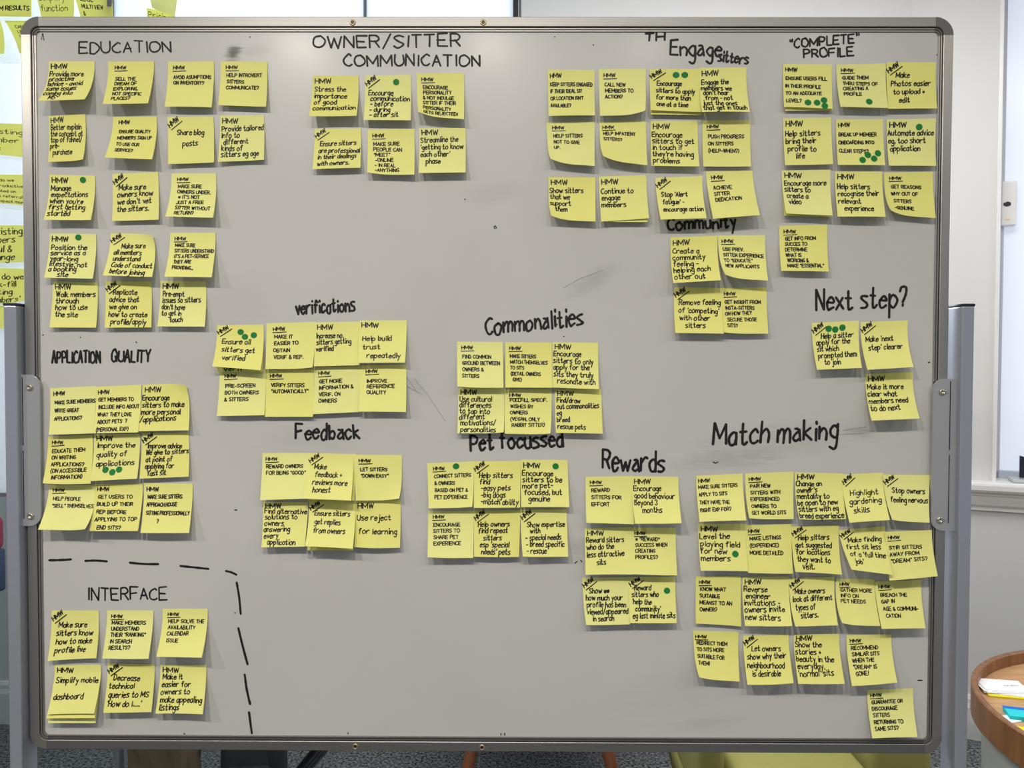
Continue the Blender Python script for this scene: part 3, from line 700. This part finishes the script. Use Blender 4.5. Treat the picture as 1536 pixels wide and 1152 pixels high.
'Pet focussed': '''
640.4 694.7 710.8 692 709.7 761.8 643 762.5|C|CONNECT SITTERS\n& OWNERS\nBASED ON PET &\nPET EXPERIENCE|15 96 34 80|||684 699.7
710.2 692 781.3 691.4 780 761.2 710.6 761.8|S|  Help sitters\n  find\n   -easy pets\n   -big dogs\n   -match ability|4 98 36 92
781.3 689.6 851.5 690 853.9 760.7 781.9 760.7|L|Encourage\nsitters to be\nmore pet-\n focused, but\n   genuine|3 88 34 88|||833.5 699.8
642.2 766.7 710.6 765.8 709.7 836.9 640.6 837.2|C|ENCOURAGE\nSITTERS TO\nSHARE PET\nEXPERIENCE|13 74 34 74
710.6 765.4 780.8 764.9 778.6 835.4 710.6 835|S| Help owners\n find repeat\n    sitters\n  esp 'special\n   needs' pets|6 82 36 94
780.4 764 850 764 852.4 835 783 836.3|S|  Show expertise\n    with\n - special needs\n - breed specific\n - rescue|6 96 38 92
''',
'Rewards': '''
878.3 715.2 948.8 713.9 951.4 786.3 879.6 784.2|C|REWARD\nSITTERS FOR\nEFFORT|12 76 34 64
947.3 714.2 1017.8 715.2 1022.8 786.3 952.5 785.7|L|Encourage\ngood behaviour\nbeyond 3\n    months|4 92 33 78
877.2 792.3 947.3 790.2 949.3 861.8 878.5 862.3|L|Reward sitters\nwho do the\nless attractive\n      sits|4 86 32 80
947.3 791 1014 791.5 1015.7 863 949.3 861.3|C|# "REWARD"\nSUCCESS WHEN\nCREATING\nPROFILES?|9 82 30 68
873 866.5 943.6 865.2 945 936.5 877.8 938.6|S|  Show ##\nhow much your\nprofile has been\nviewed/appeared\n   in search|6 98 34 92
943.4 865 1013 865 1015.2 934.7 945 934.7|S|  Reward\nsitters who\n'help the\n  community'\neg last minute sits|6 98 30 90|||1001 887
''',
'Match making': '''
1044.3 713.5 1114.3 710.2 1119.5 780.5 1049.2 782.7|c|MAKE SURE SITTERS\nAPPLY TO SITS\nTHEY HAVE THE\nRIGHT EXP FOR?|5 90 30 80
1117.6 710.2 1190.6 707.5 1190.6 778.6 1121.7 779|C|PAIR NEW\nSITTERS WITH\nEXPERIENCED\nOWNERS TO\nGET WORLD SITS|10 86 32 90
1192.2 708.3 1264.7 710.2 1269.3 778.6 1196.9 780.5|L|Change an\nowner's\nmentality to\nbe open to new\nsitters with eg\nbreed experience|3 98 30 97
1262.5 711.6 1324.8 708.9 1335 780 1274.3 784|S|   Highlight\n  gardening\n   skills|0 92 46 82
1324 711.6 1395.7 712.4 1394.6 784 1335.8 781.3|S|  Stop owners\nfeeling nervous|10 98 40 60
1047.3 785.4 1119 785.4 1122.2 857 1051 856|L|Level the\nplaying field\nfor new\nmembers|3 88 34 80|||1104 832
1118.4 788.2 1187.3 786 1189.5 860.6 1121.7 859.3|C|MAKE LISTINGS\n(EXPERIENCE)\nMORE DETAILED|8 82 32 62
1186.8 789.5 1258.4 787.6 1263 862 1192.8 857.9|S|  Help sitters\nget suggested\nfor locations\nthey want to\n   visit.|8 86 32 93
1257.9 795 1328 789 1339 862 1277.5 854.3|S|  Make finding\nfirst sit less\n of a 'full time\n  job'|8 96 34 84
1328 797.7 1397.9 795 1406.6 864.2 1334.2 871|C|STIR SITTERS\nAWAY FROM\n"DREAM" SITS?|8 86 38 66
1043.8 864.2 1111.6 864.2 1112.1 939.7 1043.8 935.3|C|KNOW WHAT\nSUITABLE\nMEANST TO AN\nOWNER?|10 82 31 74
1113.5 865 1183.8 864.2 1188.7 940.2 1117.6 938.9|L|Reverse\n engineer\ninvitations -\nowners invite\nnew sitters|3 90 32 88
1183.8 867 1251.6 865 1257 938 1190.6 940.8|S|  Make owners\nlook at different\n types of\n    sitters.|6 96 35 84
1254.3 867.8 1311.7 868.6 1320.5 938.9 1258.4 937|C|GATHER MORE\nINFO ON\nPET NEEDS|12 94 30 54|bl
1312.3 872.4 1382.3 869.7 1388.3 942.4 1322.7 943.5|C|BREACH THE\nGAP IN\n AGE & COMMUNI-\n  CATION|10 92 34 78
1039.7 945.7 1108 947.9 1109.4 1022.3 1045 1018|C|REDIRECT THEM\nTO SITS MORE\nSUITABLE FOR\nTHEM!|7 76 30 72|bl
1114.8 953.4 1183.2 952 1190.6 1025.6 1120.9 1027.2|S|   Let owners\nshow why their\nneighbourhood\n  is desirable|6 92 34 84
1190.6 951.7 1259 950.6 1267.2 1025.8 1197.4 1025.8|L|Show the\nstories +\nbeauty in the\neveryday,\n'normal' sits|3 86 28 86
1269.9 952.5 1337.2 951.2 1346 1023.6 1278 1029|C|RECOMMEND\nSIMILAR SITS\nWHEN THE\n"DREAM" IS\n GONE!|10 72 32 82
1300.8 1034.6 1370 1032.4 1376.5 1105.7 1308.5 1107.6|C|GUARANTEE OR\nDISCOURAGE\nSITTERS\nRETURNING TO\nSAME SITS?|9 78 32 86
''',
}
#ENDNOTES
WHERE = {'EDUCATION': 'under EDUCATION', 'APPLICATION QUALITY': 'under APPLICATION QUALITY', 'INTERFACE': 'under INTERFACE', 'OWNER/SITTER COMMUNICATION': 'under OWNER/SITTER',
         'verifications': 'under verifications', 'Feedback': 'under Feedback', 'Engage sitters': 'under Engage sitters', 'COMPLETE PROFILE': 'under COMPLETE PROFILE', 'Community': 'under Community',
         'Next step?': 'under Next step', 'Commonalities': 'under Commonalities', 'Pet focussed': 'under Pet focussed', 'Rewards': 'under Rewards', 'Match making': 'under Match making'}
def clean(t):
    return ' '.join(t.replace('#', '').replace('\n', ' ').split())
for sec, body in SECTIONS.items():
    recs = [r.replace('\\n', '\n') for r in body.strip().replace('\n', '\\n').split('\\n')]
    # records start with a digit field and hold '|'; text line breaks were kept as separate pieces, so join them back
    out = []
    for r in recs:
        p = r.split('|')
        if len(p) > 2 and len(p[0].split()) == 8: out.append(r)
        else: out[-1] += '\n' + r
    parsed = []
    for r in out:
        f = r.split('|')
        quad = [float(v) for v in f[0].split()]
        parsed.append((quad, f[1], f[2], f[3:]))
    for k, (quad, style, text, rest) in enumerate(parsed):
        grp = 'sticky notes under the %s heading' % sec
        if style == 'U':
            lv = int(rest[1]) if len(rest) > 1 and rest[1] else 1
            nxt = next(p for p in parsed[k + 1:] if p[1] != 'U')
            words = ' '.join(clean(nxt[2]).split()[:4])
            make_note(quad, 'U', None, 0, 1, 0, 1, label='%s sheet hidden behind the note reading %s, %s' % ('rearmost' if lv == 2 else 'yellow', words, WHERE[sec]), group=grp, under=lv)
            continue
        nums = [float(v) / 100 for v in rest[0].split()]
        curl = rest[1] if len(rest) > 1 else ''
        under = int(rest[2]) if len(rest) > 2 and rest[2] else 0
        dl = [float(v) for v in rest[3].split()] if len(rest) > 3 and rest[3] else []
        dots = list(zip(dl[::2], dl[1::2]))
        words = ' '.join(clean(text).split()[:max(3, 12 - len(WHERE[sec].split()) - (4 if len(dots) else 0))][:6])
        dn = {0: '', 1: ' with one green dot', 2: ' with two green dots', 3: ' with three green dots', 4: ' with four green dots'}[len(dots)]
        lab = 'yellow note reading %s%s, %s' % (words, dn, WHERE[sec])
        if under: lab = 'yellow note peeking out behind the Ensure all sitters note, under verifications'
        make_note(quad, style, text, *nums, dots=dots, label=lab, group=grp, under=under, curl=curl)

# notes on the frosted partition at the left
def thinpaper(name, col):
    m = bpy.data.materials.new(name); m.use_nodes = True; nt = m.node_tree; nt.nodes.clear(); N = nt.nodes.new
    o = N('ShaderNodeOutputMaterial'); t = N('ShaderNodeBsdfTranslucent'); d = N('ShaderNodeBsdfDiffuse'); a = N('ShaderNodeMixShader')
    t.inputs[0].default_value = (*col, 1); d.inputs[0].default_value = (*col, 1); a.inputs[0].default_value = .6
    nt.links.new(d.outputs[0], a.inputs[1]); nt.links.new(t.outputs[0], a.inputs[2]); nt.links.new(a.outputs[0], o.inputs[0]); return m
THIN = thinpaper('backlit_yellow_paper', (.95, .95, .42)); THIN2 = thinpaper('backlit_pale_paper', (.93, .93, .55))
PB = YP - .001
GP = 'sticky notes on the frosted glass behind the board'
def bn(quad, text, x0, x1, y1, yl, what, capx=.12, lift=.02, mat=None, wdk=.8, style='N'):
    make_note(quad, style, text, x0, x1, y1, yl, label='yellow note on the frosted glass %s' % what, group=GP, plane=PB, lift=lift, mat=THIN2 if mat is PAPER2 else THIN, capx=capx, wdk=wdk)
bn((-32, -46, 44, -46, 47, 25, -34, 24), 'HMW NEED\nTO LOWER\nRANDOM RESULTS', .05, .97, .3, .86, 'reading RANDOM RESULTS, top left corner', .09, mat=PAPER3, wdk=.9)
bn((40, -42, 105, -42, 110, 28, 62, 26), 'make\nsimplify\nfunction', .05, .85, .35, .84, 'reading simplify function, top left', .14, .03)
bn((98, -42, 162, -42, 170, 44, 124, 40), 'SENSE\nMULTI VIEW\n&\n PROMOTION', .12, .8, .5, .9, 'beside the grey mullion', .07, .03)
bn((212, -46, 268, -46, 262, 24, 228, 14), 'how', .2, .6, .1, .2, 'right of the grey mullion, curling', .1, .03, PAPER2)
bn((220, 12, 262, 20, 266, 78, 222, 76), 'Pricing', .05, .85, .2, .2, 'reading Pricing, tucked behind the top frame', .13, .008, PAPER3)
bn((-38, 30, 0, 30, 6, 81, -36, 79), 'as', .1, .5, .4, .5, 'cut off at the left edge below RANDOM RESULTS', .1, .03)
bn((7, 31, 62, 31, 78, 84, 29, 80), 'CAN BE\nLESS -\nLESS &\nMORE\n &\nTHE MEMBER', .2, .95, .2, .86, 'reading CAN BE LESS, beside the frame corner', .075, .03)
bn((-44, 184, 37, 186, 38, 236, -46, 227), '   Existing\n  member\n     ux', .05, .97, .32, .85, 'reading Existing member', .14, .015)
bn((-36, 262, 37, 262, 42, 309, -18, 303), '  how do we\n  be productive\n updated on\nmost referrals\n  & expect more', .1, .98, .22, .95, 'reading how do we, in small letters', .085, .018, wdk=.7)
bn((-44, 338, 37, 338, 38, 393, -46, 397), '    Existing\nmembers\nuseful &\n   change', .18, .96, .24, .92, 'reading Existing members useful', .16, .012, wdk=.95)
bn((-42, 401, 37, 403, 39, 453, -44, 460), 'How do we\n back-fill\nexisting\n members\'', .2, .97, .3, .95, 'reading back-fill existing members', .15, .012, wdk=.95)
bn((-40, 459, 9, 459, 12, 494, -42, 492), 'to', .5, .7, .5, .5, 'lowest, beside the left post', .15, .012)

# ------------------------------------------------------------------ ceiling downlights (real fixtures of the room)
LED = litglass('lamp_diffuser', (1, .95, .87), 2.0)
DLN = ['leftmost of the six round pendant downlights behind the viewer'] + ['%s round pendant downlight from the left' % q for q in ('second', 'third', 'fourth', 'fifth')] + ['rightmost of the six round pendant downlights']
for i, (x, y) in enumerate(LAMPS):
    d = obj('pendant_downlight', lathe([(.095, 0), (.125, 0), (.13, -.008), (.12, -.028), (.10, -.03), (.095, -.01)], 32), TRIMM, None, True)
    d.location = (x, y, LZ)
    obj('stem', cyl((0, 0, 0), (0, 0, CEIL - LZ), .008), TRIMM, d); obj('back_plate', lathe([(0, 0), (.098, 0), (.098, .012), (0, .016)], 32), TRIMM, d, True)
    tag(d, DLN[i], 'ceiling light', 'round pendant downlights in a row')
    obj('diffuser', lathe([(0, -.010), (.095, -.010), (.095, -.004), (0, -.004)], 32), LED, d)

# ------------------------------------------------------------------ round tray table at the right
TZ = 0.62
def fit_table():
    # leftmost top-rim point and a point on the far rim give centre and radius
    a = atz(1456, 1018, TZ); b = atz(1536, 974, TZ)
    best = None
    for k in range(20, 60):
        r = k / 100.0
        # centre so that the view ray touches the circle at a: perpendicular to the ray
        d = (a - CAM); d.z = 0; n = Vector((d.y, -d.x, 0)).normalized()
        c = a + n * r
        e = abs((b - c).length - r)
        if best is None or e < best[0]: best = (e, c, r)
    return best
e_, TC, TR_ = fit_table()
tb = empty('round_tray_table', (TC.x, TC.y, 0)); tag(tb, 'round wooden tray-topped side table on a pale drum base', 'table')
RH = .085
obj('tray_rim', lathe([(TR_ - .018, TZ - RH + .01), (TR_ - .018, TZ - .003), (TR_ - .015, TZ), (TR_ - .003, TZ), (TR_, TZ - .003), (TR_, TZ - RH), (TR_ - .018, TZ - RH), (TR_ - .018, TZ - RH + .01)], 96), WOODR, tb)
TF = TZ - .038
obj('tray_bottom', lathe([(0, TF), (TR_ - .017, TF), (TR_ - .017, TF - .012), (0, TF - .012)], 96), WOODT, tb)
DRUM = new_mat('pale_drum_fabric', (0.42, 0.43, 0.40), 0.8, noise=(40, .05, (1, 1, 1)))
obj('drum_base', lathe([(0, 0), (TR_ - .05, 0), (TR_ - .035, .02), (TR_ - .028, TZ - RH - .03), (TR_ - .035, TZ - RH), (0, TZ - RH)], 96), DRUM, tb, True)
def sheet(cx, cy, z, sx, sy, rot, th, m, name, label, cat, group=None, parent=None, curl=0.0):
    bm = bmesh.new(); n = 6; ca, sa = math.cos(rot), math.sin(rot); g = []
    for s in (0, 1):
        for j in range(n + 1):
            for i in range(n + 1):
                x = (i / n - .5) * sx; y = (j / n - .5) * sy
                zz = z + th * s + curl * ((i / n) ** 3 + (1 - j / n) ** 3) * .5 * (1 if curl else 0)
                g.append(bm.verts.new((cx + x * ca - y * sa, cy + x * sa + y * ca, zz)))
    m1 = n + 1; K = m1 * m1
    for j in range(n):
        for i in range(n):
            a = j * m1 + i; bm.faces.new((g[a], g[a + 1], g[a + m1 + 1], g[a + m1])); bm.faces.new((g[a + K], g[a + K + m1], g[a + K + m1 + 1], g[a + K + 1]))
    ring = [i for i in range(n)] + [n + j * m1 for j in range(n)] + [n * m1 + n - i for i in range(n)] + [(n - j) * m1 for j in range(n)]
    for k in range(len(ring)): a, b = ring[k], ring[(k + 1) % len(ring)]; bm.faces.new((g[a], g[b], g[b + K], g[a + K]))
    o = obj(name, bm, m, parent)
    if cat: tag(o, label, cat, group)
    return o
WPAP = new_mat('white_paper', (0.93, 0.93, 0.92), 0.7, spec=.2)
YPAP = new_mat('bright_yellow_paper', (0.85, 0.74, 0.03), 0.7, spec=.2)
CYAN = new_mat('cyan_paper', (0.02, 0.60, 0.66), 0.6, spec=.3)
BLUE = new_mat('blue_paper', (0.01, 0.16, 0.62), 0.6, spec=.3)
def tp(px, py, z): return atz(px, py, z)
pp = tp(1508, 1036, TF)
sheet(pp.x + .002, pp.y - .010, TF + .0005, .135, .10, -.22, .004, YPAP, 'yellow_note_pad', 'bright yellow paper pad under the white sheets on the tray table', 'note pad')
for k in range(5):
    sheet(pp.x + random.uniform(-.006, .006) - .006, pp.y + .004 * k - .004, TF + .0050 + k * .0014, .12, .085, -.22 + random.uniform(-.14, .14), .0010, WPAP, 'white_sheet',
          ['lowest white sheet of the loose pile, lying directly on the yellow pad', 'second white sheet up in the loose pile on the yellow pad', 'middle white sheet of the loose pile on the yellow pad', 'white sheet just under the topmost one in the loose pile', 'topmost white sheet with faint writing on the yellow pad'][k], 'paper sheet', 'loose white sheets on the tray table')
tw_ = text_strokes('HOW ABOUT', 0, 0, .0052, .006)
def tfn(u, v, off): return Vector((pp.x - .002 + u, pp.y + .004 - v, TF + .0122 + off))
o = link('faint_writing', ribbons(tw_, .0010, tfn, .0003), INKF, bpy.data.objects['white_sheet.004'] if 'white_sheet.004' in bpy.data.objects else None)
cc = tp(1533, 1076, TF)
sheet(cc.x, cc.y, TF + .0005, .075, .060, -.28, .012, CYAN, 'cyan_note_pad', 'cyan sticky note pad with a blue top on the tray table', 'note pad')
o = bpy.data.objects['cyan_note_pad']
ob = sheet(cc.x + .006, cc.y + .026, TF + .0127, .075, .016, -.28, .0006, BLUE, 'top_strip', None, None, None, o); ob['label'] = 'dark blue strip'
w2 = tp(1512, 1080, TF)
sheet(w2.x, w2.y, TF + .0003, .05, .04, .3, .003, WPAP, 'white_note_pad', 'small white pad beside the cyan pad on the tray table', 'note pad')
y2 = tp(1534, 1096, TF)
sheet(y2.x + .01, y2.y, TF + .0003, .06, .03, -.3, .0025, YPAP, 'yellow_paper_slip', 'small yellow slip in front of the cyan pad', 'paper slip')

# ------------------------------------------------------------------ things at the window
def cloc(s, n, z): return P0 + Vector((s * math.cos(ANG) + n * math.sin(ANG), -s * math.sin(ANG) + n * math.cos(ANG), z))
def ray_canted(px, py, n):
    d = ray(px, py); nn = Vector((math.sin(ANG), math.cos(ANG), 0)); o_ = P0 + nn * n
    t = (o_ - CAM).dot(nn) / d.dot(nn); p = CAM + d * t; r = p - P0
    return (r.x * math.cos(ANG) - r.y * math.sin(ANG), p.z)
s0, zt = ray_canted(1501, 274, .10); s1, zb = ray_canted(1523, 339, .10)
dv = empty('window_sensor', P0); dv.rotation_euler = (0, 0, -ANG); tag(dv, 'small white rectangular contact sensor with a black mark on the window', 'sensor')
obj('housing', box((s0, .078, zb), (s1, .12, zt), .006, 3), TRIMM, dv)
sm, zm = ray_canted(1511, 306, .077)
bm = bmesh.new(); add_cyl(bm, (sm, .0775, zm), (sm, .076, zm), .012, n=14)
for v in bm.verts: v.co.x = sm + (v.co.x - sm) * 1.15 + random.uniform(-.0015, .0015); v.co.z = zm + (v.co.z - zm) * .75 + random.uniform(-.0015, .0015)
obj('black_mark', bm, DARK, dv)
ORNG = new_mat('pale_orange_print', (0.85, 0.6, 0.35), .6)
sm, zm = ray_canted(1511, 329, .077); obj('printed_mark', box((sm - .009, .0772, zm - .003), (sm + .009, .0778, zm + .003)), ORNG, dv)
# small black wedge-shaped stand on a pale base, on the sill
s0, zt = ray_canted(1531, 684, .02); s1, _ = ray_canted(1560, 684, .02); sb, zb = ray_canted(1520, 722, -.02)
ds = empty('sill_display', P0); ds.rotation_euler = (0, 0, -ANG); tag(ds, 'black tilted display on a pale clear base on the window sill', 'display')
bm = bmesh.new()
pts = [(s0, 1.085, .03), (s0, zt, .03), (s0 + .20, zt - .06, -.0), (s0 + .20, 1.085, .0)]
A = [bm.verts.new((a, c, b)) for a, b, c in pts]; B = [bm.verts.new((a, c + .012, b)) for a, b, c in pts]
bm.faces.new(A); bm.faces.new(B)
for i in range(4): bm.faces.new((A[i], A[(i + 1) % 4], B[(i + 1) % 4], B[i]))
obj('screen', bm, DARK, ds)
obj('base', box((s0 - .035, -.03, 1.071), (s0 + .22, .07, 1.085), .003), new_mat('pale_acrylic', (.55, .58, .58), .15, spec=.8), ds)

# ------------------------------------------------------------------ furniture seen under and beside the board
OLIVE = new_mat('mustard_upholstery', (0.29, 0.27, 0.07), 0.8, noise=(5, .06, (1, 1, 1)), bump=(300, .2, .001))
def soft(lo, hi, bev, m, name, parent, seg=5):
    o = obj(name, box(lo, hi, bev, seg), m, parent, True); return o
ac = empty('mustard_armchair', (atz(1180, 1140, .42).x, .98, 0), 0.0); ac.scale = (.80, .9, 1)
tag(ac, 'mustard yellow upholstered armchair behind the board', 'armchair')
# profile of the flared seat shell: narrower at the bottom
bm = bmesh.new()
def flare(wt, wb_, d0, d1, zb_, zt_, n=3):
    pts = []
    for z, w_ in ((zb_, wb_), (zt_, wt)):
        pts.append([(-w_, d0, z), (w_ * .98, d0, z), (w_ * .98, d1, z), (-w_, d1, z)])
    A = [bm.verts.new(p) for p in pts[0]]; B = [bm.verts.new(p) for p in pts[1]]
    bm.faces.new(A); bm.faces.new(B)
    for i in range(4): bm.faces.new((A[i], A[(i + 1) % 4], B[(i + 1) % 4], B[i]))
flare(.385, .30, -.35, .33, .16, .44)
bmesh.ops.bevel(bm, geom=list(bm.edges), offset=.03, segments=4, affect='EDGES')
obj('seat_shell', bm, OLIVE, ac, True)
soft((-.29, -.36, .44), (.16, .22, .52), .03, OLIVE, 'seat_cushion', ac)
soft((-.38, .20, .30), (.36, .36, .80), .05, OLIVE, 'backrest', ac)
soft((-.38, -.33, .40), (-.29, .30, .60), .035, OLIVE, 'armrest', ac)
soft((.17, -.34, .30), (.36, .30, .60), .035, OLIVE, 'armrest', ac)
for sx_ in (-1, 1):
    for sy_ in (-1, 1): obj('leg', cyl((sx_ * .24, sy_ * .25, .18), (sx_ * .27, sy_ * .30, 0), .018, .012), WOODL, ac)
# low table with splayed legs, one leg shows under the board
lt0 = atz(928, 1152, .16)
lt = empty('wooden_coffee_table', (lt0.x - .26, lt0.y + .28, 0)); tag(lt, 'low round wooden table whose splayed leg shows under the board', 'table')
obj('tabletop', lathe([(0, .42), (.33, .42), (.35, .435), (.35, .45), (.33, .455), (0, .455)], 48), WOODL, lt)
for k in range(4):
    a = math.radians(-47 + 90 * k); obj('leg', cyl((math.cos(a) * .26, math.sin(a) * .26, .42), (math.cos(a) * .40, math.sin(a) * .40, 0), .026, .018), WOODL, lt)
# black backpack on the carpet
BLK = new_mat('black_plastic', (0.012, 0.013, 0.015), 0.35)
BLKF = new_mat('black_fabric', (0.015, 0.016, 0.018), 0.9)
cpos = atz(362, 1133, .30)
oc = empty('black_backpack', (cpos.x, cpos.y + .12, 0), .1); tag(oc, 'black fabric backpack on the carpet beside the folded stand', 'backpack')
soft((-.10, -.07, .0), (.10, .08, .44), .045, BLKF, 'body', oc); soft((-.075, -.105, .04), (.075, -.05, .24), .025, BLKF, 'front_pocket', oc)
for sx_ in (-.05, .05):
    bm = bmesh.new(); pv = None
    for k in range(9):
        a = math.pi * k / 8; q = Vector((sx_, .075 + .05 * math.sin(a), .06 + .33 * k / 8))
        if pv: add_cyl(bm, pv, q, .012, n=8)
        pv = q
    obj('shoulder_strap', bm, BLKF, oc)
# folded black stand leg leaning across to the right of it
sp0, sp1 = atz(452, 1118, .30), atz(425, 1165, .05)
sp1.x += .06; fs_ = empty('black_folding_stand', (sp1.x, sp1.y, 0)); tag(fs_, 'black folded metal stand lying slantwise beside the backpack', 'stand')
for k in range(3):
    a = Vector((.06, 0, 0)) + atz(470 - 6 * k, 1108, .42) - fs_.location; b = Vector((.06, 0, 0)) + atz(418 - 6 * k, 1175, .03) - fs_.location
    obj('bar', cyl(a, b, .013, n=12), BLK, fs_)
obj('foot_bar', cyl(b + Vector((-.02, .0, 0)), b + Vector((.14, .0, 0)), .013, n=12), BLK, fs_)
# crumpled brown paper bag
bm = bmesh.new(); bmesh.ops.create_cube(bm, size=1); bmesh.ops.subdivide_edges(bm, edges=list(bm.edges), cuts=6, use_grid_fill=True)
for v in bm.verts:
    v.co += Vector([random.uniform(-.035, .035) for _ in range(3)]); v.co = Vector((v.co.x * .17, v.co.y * .14, (v.co.z + .5) * .42))
bp_ = atz(244, 1136, .30)
bag = obj('brown_paper_bag', bm, new_mat('kraft_paper', (0.13, 0.085, 0.035), .8), None); bag.location = (bp_.x, bp_.y + .02, 0.015)
tag(bag, 'crumpled brown paper bag on the carpet seen below the board', 'bag')
# maroon chair at the far left
MAR = new_mat('maroon_fabric', (0.22, 0.015, 0.045), .85, noise=(30, .1, (1, 1, 1)))
NAVY = new_mat('navy_fabric', (0.03, 0.04, 0.09), .9)
mp_ = atz(-30, 800, .80)
mc = empty('maroon_chair', (-1.95, 1.15, 0), -.2); tag(mc, 'maroon backed chair with a dark blue seat at the left edge', 'chair')
zt = at(0, 772, 1.10).z; zbm = at(0, 822, 1.1).z; z2 = at(0, 885, 1.1).z
xe = at(14, 800, 1.10).x + 1.95
soft((-.45, -.02, zbm), (xe, .03, zt), .02, MAR, 'backrest', mc); soft((-.45, -.05, z2), (xe - .01, .04, zbm), .01, NAVY, 'back_panel', mc)
soft((-.42, -.52, .42), (xe - .04, .0, z2), .02, NAVY, 'seat', mc)
for sx_ in (-.40, xe - .05):
    for sy_ in (-.48, 0): obj('leg', cyl((sx_, sy_, .44), (sx_, sy_, 0), .014), BLK, mc)
